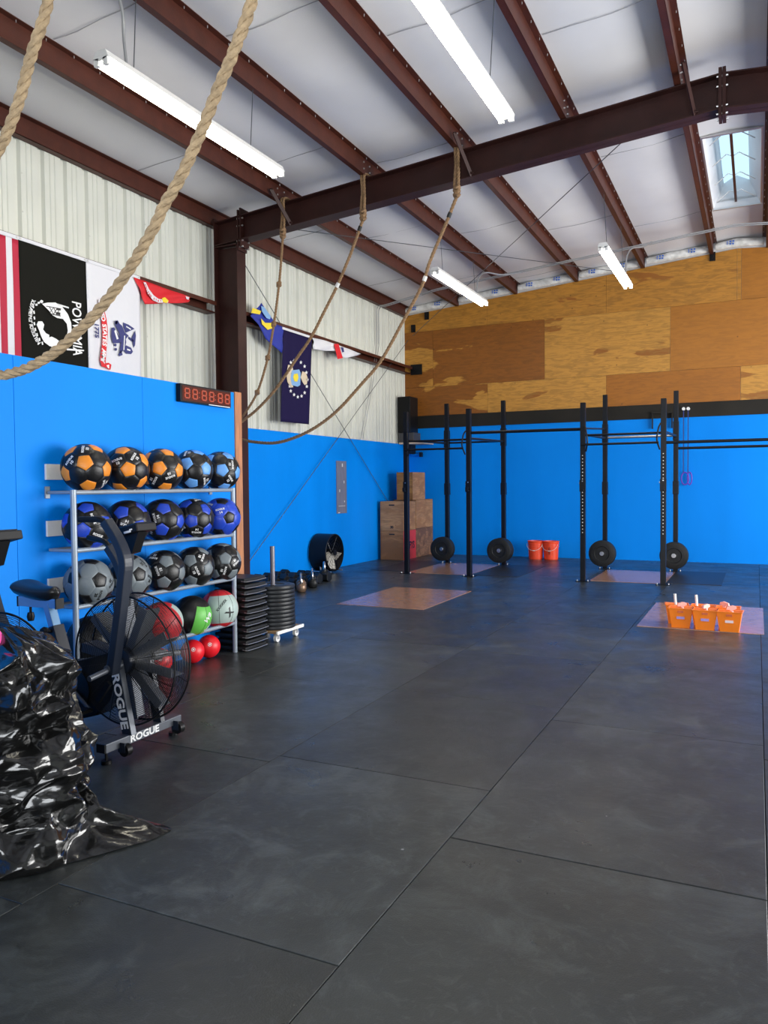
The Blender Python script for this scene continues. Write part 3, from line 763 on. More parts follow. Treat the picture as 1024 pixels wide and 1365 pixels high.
# striped flag
b = cloth(yA-.95, yA-.005, 2.5, 4.03, .008, 1); o = solid(b.build('striped_flag', M_['flag_white'], fix=False)); tag(o, 'flag with dark red and white vertical stripes at the left edge', 'flag', 'flags on the front girt')
header(yA-.95, yA-.005, o)
sw = .0735
for k in range(7):
    y1 = yA-.006-2*sw*k; s_ = MB(); q = cloth(max(y1-sw, yA-.94), y1, 2.505, 3.995, .008, 1); q.v = [(x+.004, y, z) for x, y, z in q.v]
    if y1-sw > yA-.95: solid(q.build('stripe', M_['flag_stripe'], o, fix=False), .002)
# black flag
b = cloth(yA, yB_-.004, 2.5, 4.03, .006, 2); o = solid(b.build('black_flag', M_['flag_black'], fix=False)); tag(o, 'black flag with white profile emblem and lettering turned on its side', 'flag', 'flags on the front girt')
header(yA, yB_-.004, o)
XD = XF+.012
b = MB(); poly_on(b, z5([(440, 590), (500, 578), (580, 578), (650, 620), (710, 700), (745, 790), (750, 870), (730, 940), (690, 990), (640, 1030), (590, 1055), (520, 1035), (460, 990), (430, 930), (410, 870), (383, 810), (400, 775), (440, 775), (462, 810), (450, 860), (480, 900), (515, 918), (513, 945), (540, 935), (590, 960), (640, 1000), (670, 985), (700, 940), (710, 870), (700, 800), (660, 750), (600, 740), (550, 710), (510, 660), (470, 620)]), XD)
poly_on(b, z5([(418, 560), (432, 550), (450, 558), (450, 575), (435, 585), (420, 578)]), XD)
wr = [(345, 620), (352, 680), (356, 740), (356, 800), (366, 860), (385, 915), (410, 965), (440, 1005)]
for (x, y) in wr: poly_on(b, z5([(x-7, y-14), (x+7, y-18), (x+13, y+14), (x+1, y+18)]), XD)
for (x, y) in ((405, 580), (380, 600)): poly_on(b, z5([(x-12, y-8), (x+10, y-12), (x+12, y+10), (x-8, y+12)]), XD)
b.build('profile_emblem', M_['ink'], o, smooth=False)
b = MB()
for q in ([(480, 618), (488, 612), (640, 640), (638, 648)], [(528, 700), (530, 692), (636, 715), (634, 723)], [(515, 625), (521, 625), (562, 698), (556, 698)], [(556, 632), (562, 632), (520, 690), (514, 690)], [(560, 632), (566, 632), (596, 705), (590, 705)], [(592, 640), (600, 640), (566, 700), (560, 698)], [(592, 640), (636, 646), (636, 662), (592, 656)], [(592, 676), (632, 684), (630, 712), (592, 704)], [(612, 650), (618, 650), (612, 700), (606, 700)]):
    poly_on(b, z5(q), XD+.003)
b.build('tower_drawing', M_['ink_dark'], o, smooth=False)
def wall_text(name, s, size, m, parent, yc, zc, rot, sx=1, bold=0, x=XD, depth=.003):
    # local text x -> world y, y -> world z, turned by rot in the wall plane (seen from inside the room)
    M = T(x, yc, zc) @ Matrix(((0, 0, 1, 0), (1, 0, 0, 0), (0, 1, 0, 0), (0, 0, 0, 1))) @ rz(rot)
    return text(name, s, size, m, parent, M, depth, sx, bold)
p0 = P(*z5([(800, 620)])[0], 0, XD); p1 = P(*z5([(815, 1085)])[0], 0, XD)
pm = P(*z5([(805, 860)])[0], 0, XD)
wall_text('lettering', 'POW', .18, M_['ink'], o, pm.y, pm.z+.150, -PI/2, .72, .002)
wall_text('lettering', '*MIA', .18, M_['ink'], o, pm.y, pm.z-.150, -PI/2, .72, .002)
b = MB(); pq = z5([(605, 590), (720, 625), (720, 640), (605, 605)]); poly_on(b, pq, XD); pq = z5([(700, 1060), (880, 1075), (880, 1088), (700, 1078)]); poly_on(b, pq, XD); b.build('lettering_bar', M_['ink'], o, smooth=False)
msg = 'YOU ARE NOT FORGOTTEN'; n = len(msg)
for k, ch in enumerate(msg):
    u = k/(n-1); a = (1-u)**2; px_ = a*350+2*u*(1-u)*262+u*u*400; py_ = a*560+2*u*(1-u)*770+u*u*995
    dx = 2*(1-u)*(262-350)+2*u*(400-262); dy = 2*(1-u)*(770-560)+2*u*(995-770)
    pp = P(px_/7.877, 330+py_/7.877, 0, XD); pp2 = P((px_+dx*.02)/7.877, 330+(py_+dy*.02)/7.877, 0, XD)
    if ch != ' ': wall_text('letter', ch, .058, M_['ink'], o, pp.y, pp.z, math.atan2(pp2.z-pp.z, pp2.y-pp.y), 1, .002)
# white flag
b = cloth(yB_, yC, 2.5, 4.03, .010, .5); o = solid(b.build('white_flag', M_['flag_white'], fix=False)); tag(o, 'white flag with a red ribbon and dark blue emblem turned on its side', 'flag', 'flags on the front girt')
header(yB_, yC, o)
b = MB(); XE = XF+.016
rib = [(100, 278), (122, 272), (132, 330), (148, 400), (156, 470), (152, 540), (146, 600), (142, 672), (160, 668), (178, 680), (172, 712), (158, 708), (148, 700), (118, 690), (108, 650), (116, 590), (122, 530), (122, 470), (116, 400), (104, 340)]
poly_on(b, z6(rib), XE); b.build('ribbon', M_['flag_red'], o, smooth=False)
b = MB(); poly_on(b, z6([(148, 684), (164, 680), (164, 704), (156, 700)]), XE+.003); b.build('ribbon_fold', M_['ink'], o, smooth=False)
msg = 'UNITED STATES ARMY'; n = len(msg); path = [(111, 290), (118, 350), (131, 410), (138, 470), (137, 540), (131, 600), (125, 655)]
for k, ch in enumerate(msg):
    u = k/(n-1)*(len(path)-1); i = min(int(u), len(path)-2); f = u-i
    a, c = path[i], path[i+1]; q = z6([(a[0]+(c[0]-a[0])*f, a[1]+(c[1]-a[1])*f), (a[0]+(c[0]-a[0])*(f+.1), a[1]+(c[1]-a[1])*(f+.1))])
    p, p2 = P(*q[0], 0, XE+.005), P(*q[1], 0, XE+.005)
    if ch != ' ': wall_text('letter', ch, .085, M_['ink'], o, p.y, p.z, math.atan2(p2.z-p.z, p2.y-p.y), .9, .003, XE+.005)
q = P(*z6([(88, 468)])[0], 0, XE); wall_text('date_lettering', '1775', .085, M_['emblem_blue'], o, q.y, q.z, -PI/2, 1, .002, XE)
b = MB()
for q in ([(250, 418), (285, 432), (322, 458), (268, 482), (255, 450)], [(180, 452), (196, 448), (210, 478), (235, 520), (240, 545), (188, 548), (178, 500)],
          [(205, 410), (218, 405), (228, 425), (245, 440), (262, 480), (270, 540), (262, 575), (245, 600), (228, 612), (232, 580), (238, 540), (225, 480), (202, 432)],
          [(262, 480), (285, 500), (268, 520)], [(285, 505), (318, 530), (312, 540), (285, 520)], [(270, 560), (300, 575), (312, 600), (300, 615), (270, 612), (252, 590)],
          [(302, 520), (326, 470), (330, 500), (325, 560), (316, 575), (312, 540)], [(222, 615), (240, 590), (248, 620), (228, 628)]):
    poly_on(b, z6(q), XE)
for (x, y, r) in ((203, 558, 7), (206, 585, 7), (208, 418, 9)):
    poly_on(b, z6([(x+r*math.cos(a), y+r*math.sin(a)*1.3) for a in [2*PI*j/8 for j in range(8)]]), XE)
b.build('emblem', M_['emblem_blue'], o, smooth=False)
b = MB()
for q in ([(196, 470), (205, 466), (222, 520), (212, 524)], [(258, 500), (263, 500), (258, 590), (253, 590)], [(272, 440), (300, 458), (298, 464), (270, 446)], [(276, 580), (296, 588), (296, 596), (276, 590)]): poly_on(b, z6(q), XE+.004)
b.build('emblem_detail', M_['ink'], o, smooth=False)
# red flag bunched over the girt
fold = lambda p: .03*abs(math.sin(p.y*11+p.z*7))
b = MB()
Nn = 18
top = z6([(312, 138), (400, 168), (500, 205), (600, 238), (662, 262)]); bot = z6([(380, 306), (430, 305), (500, 299), (600, 300), (650, 294)])
def lerp_pts(a, n):
    out = []
    for k in range(n+1):
        u = k/n*(len(a)-1); i = min(int(u), len(a)-2); f = u-i; out.append((a[i][0]+(a[i+1][0]-a[i][0])*f, a[i][1]+(a[i+1][1]-a[i][1])*f))
    return out
def drape(mb, top, bot, x, n=18, m=10, amp=.03, f1=11, f2=7):
    A, B = lerp_pts(top, n), lerp_pts(bot, n); vs = []
    for i in range(n+1):
        for j in range(m+1):
            u = j/m; p = P(A[i][0]*(1-u)+B[i][0]*u, A[i][1]*(1-u)+B[i][1]*u, 0, x)
            vs.append((x+.012+amp*(.5+.5*math.sin(p.y*f1+u*f2))*math.sin(PI*min(1, u*.8+.1)), p.y, p.z))
    mb.add(vs, [(i*(m+1)+j, i*(m+1)+j+1, (i+1)*(m+1)+j+1, (i+1)*(m+1)+j) for i in range(n) for j in range(m)])
drape(b, top, bot, XF, amp=.025); o = solid(b.build('red_flag', M_['flag_red'], fix=False), .004)
tag(o, 'red flag bunched up over the girt beside the white flag', 'flag', 'flags on the front girt')
b = MB(); poly_on(b, z6([(378, 168), (392, 170), (410, 210), (440, 250), (470, 272), (532, 282), (530, 296), (470, 296), (436, 280), (405, 240)]), XF+.045); b.build('pale_ribbon', M_['flag_white'], o, smooth=False)
b = MB(); poly_on(b, z6([(492, 268), (510, 262), (534, 284), (520, 298), (500, 292)]), XF+.050); b.build('gold_emblem', M_['yellow'], o, smooth=False)
for k, ch in enumerate('UNITED STATES'):
    u = k/12; a = (1-u)**2; px_ = a*392+2*u*(1-u)*410+u*u*520; py_ = a*185+2*u*(1-u)*290+u*u*290
    pp = P(110+px_/4.655, 340+py_/4.655, 0, XF+.05); dx = 2*(1-u)*18+2*u*110; dy = 2*(1-u)*105
    pp2 = P(110+(px_+dx*.02)/4.655, 340+(py_+dy*.02)/4.655, 0, XF+.05)
    if ch != ' ': wall_text('letter', ch, .035, M_['flag_red'], o, pp.y, pp.z, math.atan2(pp2.z-pp.z, pp2.y-pp.y), 1, .001, XF+.05)
b = MB(); poly_on(b, z6([(640, 255), (662, 262), (656, 278), (644, 272)]), XF+.03); b.build('header_tape', M_['flag_white'], o, smooth=False)
# blue and yellow flag
b = MB(); drape(b, z7([(228, 82), (262, 130), (300, 180), (330, 192)]), z7([(180, 140), (215, 180), (250, 245), (322, 310)]), XF, amp=.03); o = solid(b.build('blue_flag', M_['flag_blue'], fix=False), .004)
tag(o, 'crumpled royal blue flag with yellow patches hung beside the column', 'flag', 'flags on the rear girt')
b = MB(); poly_on(b, z7([(194, 104), (232, 118), (226, 134), (186, 126)]), XF+.05); poly_on(b, z7([(232, 152), (250, 172), (290, 172), (284, 196), (262, 204), (236, 178)]), XF+.05); b.build('yellow_patch', M_['yellow'], o, smooth=False)
b = MB(); poly_on(b, z7([(232, 95), (246, 100), (276, 142), (272, 156), (256, 150), (236, 120)]), XF+.05); b.build('printed_seal', M_['emblem_sky'], o, smooth=False)
# navy flag
y0, y1 = P(323, 440, 0, XF).y, P(415, 455, 0, XF).y
pl_, pr_ = P(375, 560, 0, XF), P(411, 566, 0, XF); pt = P(414, 452, 0, XF)
b = MB(); drape(b, z7([(330, 195), (396, 218), (461, 240)]), z7([(318, 621), (385, 628), (447, 634)]), XF, 20, 24, .012, 16, 2); o = solid(b.build('navy_flag', M_['navy'], fix=False), .004)
tag(o, 'dark navy flag with a ring of white stars hung lengthwise behind the ropes', 'flag', 'flags on the rear girt')
b = MB(); poly_on(b, z7([(329, 190), (461, 233), (461, 243), (329, 201)]), XF+.028); b.build('header_tape', M_['flag_white'], o, smooth=False)
b = MB(); XG = XF+.032
for (x, y) in ((381, 345), (367, 352), (413, 352), (430, 370), (438, 398), (443, 430), (440, 461), (430, 490), (416, 505), (399, 509), (382, 499), (367, 482), (362, 460)):
    b = MB(); poly_on(b, z7([(x+(7 if j % 2 == 0 else 3)*math.sin(PI*j/5), y-(9 if j % 2 == 0 else 4)*math.cos(PI*j/5)) for j in range(10)]), XG); b.build('star', M_['ink'], o, smooth=False)

b = MB(); poly_on(b, z7([(355, 362), (372, 366), (378, 385), (368, 400), (366, 425), (374, 448), (378, 465), (366, 466), (352, 440), (347, 405)]), XG)
poly_on(b, z7([(420, 392), (436, 400), (444, 425), (440, 450), (430, 455), (420, 440), (412, 420)]), XG); b.build('eagle_emblem', M_['emblem_tan'], o, smooth=False)
b = MB(); poly_on(b, z7([(372, 388), (405, 384), (412, 400), (410, 455), (398, 462), (372, 455), (366, 425)]), XG+.003); b.build('shield_emblem', M_['emblem_sky'], o, smooth=False)
b = MB(); poly_on(b, z7([(382, 405), (398, 402), (402, 420), (396, 440), (384, 438), (378, 420)]), XG+.007); b.build('gold_emblem', M_['yellow'], o, smooth=False)
# white flag with a red slash bunched on the girt
b = MB(); drape(b, z7([(462, 240), (520, 252), (575, 272), (620, 288), (678, 311)]), z7([(466, 292), (520, 300), (575, 300), (610, 334), (676, 318)]), XF, amp=.03)
o = solid(b.build('bunched_flag', M_['flag_white'], fix=False), .004); tag(o, 'white flag with a red slash bunched over the rear girt', 'flag', 'flags on the rear girt')
b = MB(); poly_on(b, z7([(564, 268), (584, 268), (604, 332), (580, 337)]), XF+.045); b.build('red_slash', M_['flag_red'], o, smooth=False)
b = MB(); poly_on(b, z7([(596, 282), (606, 284), (610, 304), (602, 306)]), XF+.046); b.build('blue_mark', M_['emblem_blue'], o, smooth=False)

# ------------------------------------------------------------------ clock
t = thing('wall_clock', 'black digital wall clock with red segment digits on the blue partition', 'clock', (-4.5, 5.66, 2.305))
b = MB(); b.bx(.0, .05, -.355, .355, -.075, .08); b.build('case', M_['black'], t, bevel=.004)
b = MB(); b.bx(.05, .053, -.335, .345, -.062, .066); b.build('display', M_['led_body'], t, smooth=False)
def digit(mb, y, z, w_, h_, k=.0052):
    def seg(y0, z0, y1, z1): mb.tube([(.055, y0, z0), (.055, y1, z1)], k, 4, square=True, ry=k, up=(1, 0, 0))
    w2, h2 = w_/2, h_/2; gp = .004
    for zz in (h2, 0, -h2): seg(y-w2+gp, z+zz, y+w2-gp, z+zz)
    for s in (-1, 1):
        for c in (-1, 1): seg(y+s*w2, z+c*(h2-gp), y+s*w2, z+c*gp)
yy = -.275
for k in range(6):
    b = MB(); digit(b, yy, .002, .058, .080); b.build('digit', M_['led'], t, smooth=False)
    yy += .105 if k % 2 == 0 else .125
b = MB()
for y in (-.11, .115):
    for z in (-.02, .02): b.box((.055, y, z), (.004, .008, .008))
b.build('colon', M_['led'], t, smooth=False)
b = MB(); b.bx(.0535, .056, .02, .33, -.074, -.068); b.build('maker_line', M_['ink'], t, smooth=False)
b = MB(); b.bx(.05, .052, -.12, -.117, -.06, .06); b.build('divider', M_['ink'], t, smooth=False) if False else None

# ------------------------------------------------------------------ ball rack
XRK = -4.246
t = thing('ball_rack', 'grey tubular steel rack holding rows of medicine balls', 'rack', (0, 0, 0))
Y0, Y1 = 3.93, 5.745
for y in (Y0, Y1):
    b = MB(); b.cyl((XRK, y, 0), (XRK, y, 1.485), .021, 14); b.build('upright', M_['rack'], t)
for z in (1.467, 1.064, .67, .268):
    b = MB(); b.cyl((XRK, Y0, z), (XRK, Y1, z), .017, 12); b.build('front_rail', M_['rack'], t)
    b = MB(); b.cyl((-4.47, Y0, z), (-4.47, Y1, z), .012, 10); b.build('rear_rail', M_['rack'], t)
    for y in (Y0, Y1):
        b = MB(); b.cyl((XRK, y, z), (-4.48, y, z), .012, 10); b.build('end_rail', M_['rack'], t)
for y in (Y0, Y1):
    b = MB(); b.bx(-4.5, -4.488, y-.02, y+.02, 1.425, 1.51); b.build('wall_bracket', M_['rack'], t, smooth=False, bevel=.003)
for z, lab in ((1.612, 'top'), (1.213, 'second'), (.806, 'third'), (.40, 'lowest')):
    b = MB(); b.bx(-4.4995, -4.482, 3.915, 5.93, z-.055, z+.055)
    for y in (3.94, 5.0, 5.9):
        for dz in (-.03, .03): b.cyl((-4.484, y, z+dz), (-4.480, y, z+dz), .005, 6)
    tag(b.build('backing_board', M_['white'], smooth=False, bevel=.002), 'white painted board on the partition behind the %s row of balls' % lab, 'board', 'white boards behind the ball rack')

# soccer panelled ball
def ico_trunc():
    ph = (1+5**.5)/2; ve = [Vector(v).normalized() for v in [(-1, ph, 0), (1, ph, 0), (-1, -ph, 0), (1, -ph, 0), (0, -1, ph), (0, 1, ph), (0, -1, -ph), (0, 1, -ph), (ph, 0, -1), (ph, 0, 1), (-ph, 0, -1), (-ph, 0, 1)]]
    f = [(0,11,5),(0,5,1),(0,1,7),(0,7,10),(0,10,11),(1,5,9),(5,11,4),(11,10,2),(10,7,6),(7,1,8),(3,9,4),(3,4,2),(3,2,6),(3,6,8),(3,8,9),(4,9,5),(2,4,11),(6,2,10),(8,6,7),(9,8,1)]
    T_ = lambda a, b: (ve[a]*2+ve[b]).normalized()
    pents = []; hexs = [[T_(a, b), T_(b, a), T_(b, c), T_(c, b), T_(c, a), T_(a, c)] for a, b, c in f]
    for v in range(12):
        nb = {x for q in f if v in q for x in q}-{v}; c = ve[v]; ax = c.orthogonal().normalized(); ay = c.cross(ax)
        nb = sorted(nb, key=lambda n: math.atan2(ve[n].dot(ay), ve[n].dot(ax))); pents.append([T_(v, n) for n in nb])
    return pents, hexs
PENT, HEX = ico_trunc()
def ball_mesh(name, r, mp, mh, hexalt=None):
    b = MB(); n, m = 6, 4
    for kind, faces in ((0, PENT), (1, HEX)):
        for fi, fc in enumerate(faces):
            c = sum(fc, Vector())/len(fc); mi = kind
            if kind and hexalt and fi in hexalt: mi = 0
            ring = []
            for a, d in zip(fc, fc[1:]+fc[:1]):
                for k in range(m): ring.append(a.lerp(d, k/m).normalized())
            c.normalize(); vs = [c*r]; N_ = len(ring)
            for k in range(1, n+1):
                u = k/n if k < n else 1.0
                if k == n-1: u = .93
                elif k < n-1: u = k/(n-1)*.93
                depth = 1-.022*(u**14)
                for q in ring: vs.append(c.lerp(q, u).normalized()*r*depth)
            fs = [(0, 1+j, 1+(j+1) % N_) for j in range(N_)]
            for k in range(n-1):
                for j in range(N_): fs.append((1+k*N_+j, 1+(k+1)*N_+j, 1+(k+1)*N_+(j+1) % N_, 1+k*N_+(j+1) % N_))
            b.add(vs, fs, mi)
    o = b.build(name, [mp, mh], ang=60); return o
def ball_mark(parent, r, dirv, lines, m, size=.045, roll=0, name='ball_marking'):
    d = Vector(dirv).normalized(); a = d.orthogonal().normalized(); a = Matrix.Rotation(roll, 3, d) @ a; c = d.cross(a)
    b = MB()
    for s, dy, sz in lines:
        vs, fs = text_mb(s, sz, .0, 1, sz*.03)
        b.add([(d*r+a*x+c*(y+dy)).normalized()*r*1.012 for x, y, z in vs], fs)
        b.add([(d*r+a*x+c*(y+dy)).normalized()*r*1.003 for x, y, z in vs], [f[::-1] for f in fs])
    return b.build(name, m, parent, smooth=False, fix=False)
R_ = .173
hexdirs = [sum(h, Vector()).normalized() for h in HEX]; pentdirs = [sum(h, Vector()).normalized() for h in PENT]
def proto(name, mp, mh, num, inkm='ink', hexalt=None):
    o = ball_mesh('medicine_ball', R_, mp, mh, hexalt)
    pd = pentdirs[0]; hs = sorted(range(20), key=lambda i: (hexdirs[i]-pd).length)
    ball_mark(o, R_, hexdirs[hs[0]], [('ROGUE', .0, .024), (num, -.030, .030)], M_[inkm], roll=.6)
    ball_mark(o, R_, hexdirs[hs[3]], [('ROGUE', .0, .024), (num, -.030, .030)], M_[inkm], roll=2.2)
    ball_mark(o, R_, hexdirs[hs[8]], [('ROGUE', .0, .024), (num, -.030, .030)], M_[inkm], roll=1.2)
    return o, pd
pro = {'orange': proto('o', M_['pvc_orange'], M_['pvc_black'], '10'), 'sky': proto('s', M_['pvc_sky'], M_['pvc_black'], '12'),
       'blue': proto('b', M_['pvc_blue'], M_['pvc_black'], '14'), 'bluer': proto('bb', M_['pvc_black'], M_['pvc_blue'], '14'),
       'grey': proto('g', M_['pvc_grey'], M_['pvc_black'], '18'), 'greyer': proto('gg', M_['pvc_black'], M_['pvc_grey'], '20', 'ink_dark')}
used = set()
YSB = [4.11, 4.50, 4.89, 5.27, 5.65]; ordn = ['first', 'second', 'third', 'fourth', 'fifth']
rows_ = [(1.637, ['orange', 'orange', 'orange', 'sky', 'sky'], 'top'), (1.228, ['blue', 'blue', 'blue', 'blue', 'bluer'], 'second'), (.820, ['greyer', 'greyer', 'grey', 'grey', 'grey'], 'third')]
desc = {'orange': 'black medicine ball with orange panels', 'sky': 'black medicine ball with light blue panels', 'blue': 'black medicine ball with royal blue panels',
        'bluer': 'royal blue medicine ball with black panels', 'grey': 'black medicine ball with grey panels', 'greyer': 'grey medicine ball with black panels'}
# offset (in the photo's right/up sense, radii) of the facing pentagon's centre on each ball, and spin
face = {(0, 0): (-.05, .25), (0, 1): (.1, .0), (0, 2): (-.1, .1), (0, 3): (-.3, .35), (0, 4): (.1, .05),
        (1, 0): (-.2, -.2), (1, 1): (.55, -.2), (1, 2): (-.05, -.45), (1, 3): (-.1, -.1), (1, 4): (-.6, .1),
        (2, 0): (.45, .1), (2, 1): (.5, .1), (2, 2): (.15, .5), (2, 3): (-.2, .35), (2, 4): (.2, .2)}
for ri, (z, kinds, rn) in enumerate(rows_):
    for k, kind in enumerate(kinds):
        po, pd = pro[kind]
        if kind not in used: o = po; used.add(kind)
        else: o = dup(po)
        loc = Vector((-4.308, YSB[k], z+random.uniform(-.003, .003))); o.location = loc
        v = (CC-loc).normalized(); rgt = Vector((-v.y, v.x, 0)).normalized()
        up_ = v.cross(rgt); up_ = up_ if up_.z > 0 else -up_
        rgt = up_.cross(v)
        dx, dy = face[(ri, k)]; dirw = (rgt*dx+up_*dy+v*math.sqrt(max(.05, 1-dx*dx-dy*dy))).normalized()
        q = pd.rotation_difference(dirw); spin = Matrix.Rotation((ri*2.1+k*1.3), 3, dirw).to_quaternion()
        o.rotation_mode = 'QUATERNION'; o.rotation_quaternion = spin @ q
        tag(o, '%s, %s from left, %s rack row' % (desc[kind], ordn[k], rn), 'ball', 'medicine balls on the rack')
# smooth wall balls in the lowest row
def wall_ball(y, z, r, m0, m1, label, dirw, lines, inkm, name='wall_ball'):
    b = MB(); seg, st = 48, 32
    prof = [(max(0, r*math.sin(PI*j/st)), -r*math.cos(PI*j/st)) for j in range(st+1)]; prof[0] = (0, -r); prof[-1] = (0, r)
    def mf(i, j):
        return 1 if (i <= 7 or i >= 40) and 8 <= j < 24 else 0
    b.lathe(prof, seg, None, 0, mf)
    o = b.build(name, [m0, m1], ang=60); o.location = (-4.308, y, z)
    ball_mark(o, r, (1, 0, 0), lines, M_[inkm], roll=0)
    # seams
    s_ = MB()
    for k in range(4): s_.tube([Matrix.Rotation(k*PI/4+PI*17/96*0+PI/8, 3, 'Z') @ Vector((r*1.0*math.sin(a), 0, r*1.0*math.cos(a))) for a in [2*PI*q/40 for q in range(40)]], .0018, 4, closed=True)
    s_.build('seam', M_['ink_dark'], o)
    d = Vector(dirw); o.rotation_euler = (0, -math.atan2(d.z, math.hypot(d.x, d.y)), math.atan2(d.y, d.x))
    return tag(o, label, 'ball', 'medicine balls on the rack')
zl = .43
wall_ball(5.60, .412, 0.170, M_['pvc_red'], M_['pvc_pale'], 'red ball with a pale grey panel at the right end of the lowest rack row', (.88, -.5, .1), [('X', -.05, .10), ('XXXXXX', .06, .035)], 'ink_dark')
wall_ball(5.225, .408, 0.170, M_['pvc_black'], M_['pvc_green'], 'black ball with a bright green panel in the lowest rack row', (.80, .25, -.25), [('W8', .06, .07), ('ballsports', -.04, .045)], 'ink')
wall_ball(4.86, .408, 0.170, M_['pvc_red'], M_['pvc_pale'], 'red ball next to the green and black ball in the lowest rack row', (.2, .9, .35), [('X', 0, .06)], 'ink_dark')
wall_ball(4.49, .408, 0.170, M_['pvc_red'], M_['pvc_pale'], 'red ball behind the exercise bike fan in the lowest rack row', (-.6, .5, .2), [('X', 0, .06)], 'ink_dark')
wall_ball(4.12, .408, 0.170, M_['pvc_black'], M_['pvc_pale'], 'dark ball at the left end of the lowest rack row', (-.6, .5, .2), [('X', 0, .06)], 'ink_dark')
for y, x, lab in ((5.47, -4.325, 'the one nearest the step stack'), (5.245, -4.32, 'the middle one'), (4.86, -4.335, 'the one seen through the bike fan')):
    b = MB(); r = .1; st = 24; b.lathe([(0 if j in (0, st) else r*math.sin(PI*j/st), -r*math.cos(PI*j/st)) for j in range(st+1)], 36)
    o = b.build('slam_ball', M_['red_rubber'], ang=60); o.location = (x, y, .1)
    m = MB(); m.lathe([(0, .0), (.017, .0), (.017, .002), (.013, .002)], 20, T(r*.98, 0, 0) @ ry(PI/2)); m.cyl((r*.98, 0, 0), (r*1.005, 0, 0), .008, 8)
    mo = m.build('valve_mark', M_['ink'], o); o.rotation_euler = (0, -.35, -.8)
    tag(o, 'plain red ball on the floor under the rack, '+lab, 'ball', 'small red balls under the rack')

# ------------------------------------------------------------------ stacked black decks
def deck():
    b = MB(); w_, d_, h_ = .34, .33, .050
    b.bx(-w_, 0, 0, d_, .014, .014+.030)          # body
    b.bx(-w_+.02, -.02, .02, d_-.02, 0, .014)
    o = b.build('step_deck', M_['rubber'], bevel=.006)
    l = MB(); l.tube([(-.03, -.006, .020), (.0, -.006, .018), (.016, .008, .016), (.018, d_*.5, .014), (.016, d_-.01, .018), (-.002, d_+.004, .020)], .0045, 6)
    l.build('lip', mat('lip_highlight', (.22, .22, .23), .3, metal=.5), o); return o  # silvery highlight along each lip is put into its pale metal colour
dk = deck(); nd = 12
for k in range(nd):
    o = dk if k == 0 else dup(dk)
    o.location = (-4.15+[0, .004, -.004, .012, .002, .0, .022, -.006, .004, -.004, .0, -.01][k], 5.775+random.uniform(-.004, .006), k*.0565)
    tag(o, 'black deck in the stack beside the ball rack, %s' % ('bottom of the stack' if k == 0 else 'topmost of the stack' if k == nd-1 else '%s up from the floor' % ['', 'second', 'third', 'fourth', 'fifth', 'sixth', 'seventh', 'eighth', 'ninth', 'tenth', 'eleventh'][k]), 'platform', 'stacked black decks')

# ------------------------------------------------------------------ plates on the dolly
def plate_mesh(r, th, m=None):
    b = MB(); h = th/2
    b.lathe([(.026, -h*.7), (.05, -h*.7), (.055, -h*.55), (r*.52, -h*.55), (r*.56, -h), (r*.93, -h), (r*.985, -h*.85), (r, -h*.5), (r, h*.5), (r*.985, h*.85), (r*.93, h), (r*.56, h), (r*.52, h*.55), (.055, h*.55), (.05, h*.7), (.026, h*.7), (.026, -h*.7)], 56)
    o = b.build('weight_plate', m or M_['dark_rubber'], ang=30)
    q = MB(); q.lathe([(.025, -h*.75), (.036, -h*.75), (.036, h*.75), (.025, h*.75), (.025, -h*.75)], 24); q.build('steel_hub', M_['steel'], o)
    for s in (-1, 1):
        vv = MB(); vv.lathe([(r*.74, h*s), (r*.745, h*s+.0015*s), (r*.755, h*s+.0015*s), (r*.76, h*s)], 48); vv.build('raised_ring', M_['rubber'], o)
    return o
DX, DY = -4.31, 6.46
t = thing('plate_dolly', 'low wooden dolly on casters with a steel post through stacked plates', 'dolly', (DX, DY, 0), .0)
b = MB(); b.bx(-.23, .19, -.235, .235, .088, .108); b.build('deck', mat('raw_plywood', (.42, .27, .14), .6, var=.2), t, bevel=.003, smooth=False)
for xx in (.19, -.246):
    b = MB(); b.bx(xx, xx+.016, -.24, .24, .082, .112); b.build('white_edging', M_['white'], t, smooth=False)
for sx_ in (-1, 1):
    for sy in (-1, 1):
        cx, cy = (.15 if sx_ > 0 else -.19), sy*.17
        b = MB(); b.cyl((cx-.016, cy, .034), (cx+.016, cy, .034), .034, 20); w_ = b.build('caster', mat('grey_caster_wheel', (.4, .4, .4), .4) if False else M_['white_plastic'], t)
        b = MB(); b.bx(cx-.024, cx-.019, cy-.016, cy+.016, .03, .088); b.bx(cx+.019, cx+.024, cy-.016, cy+.016, .03, .088); b.bx(cx-.03, cx+.03, cy-.03, cy+.03, .08, .088); b.build('fork', M_['zinc'], w_, smooth=False)
b = MB(); b.cyl((0, 0, .10), (0, 0, .905), .0245, 20); b.build('post', mat('worn_grey_pipe', (.16, .15, .17), .35, metal=.6, var=.2), t)
pp = plate_mesh(.218, .038)
for k in range(11):
    o = pp if k == 0 else dup(pp); o.location = (DX+random.uniform(-.002, .002), DY, .108+.019+k*.0385)
    tag(o, 'black weight plate in the stack on the wooden dolly, %s' % ('bottom one' if k == 0 else 'top one' if k == 10 else '%s from the bottom' % ['', 'second', 'third', 'fourth', 'fifth', 'sixth', 'seventh', 'eighth', 'ninth', 'tenth'][k]), 'weight plate', 'plates stacked on the dolly')

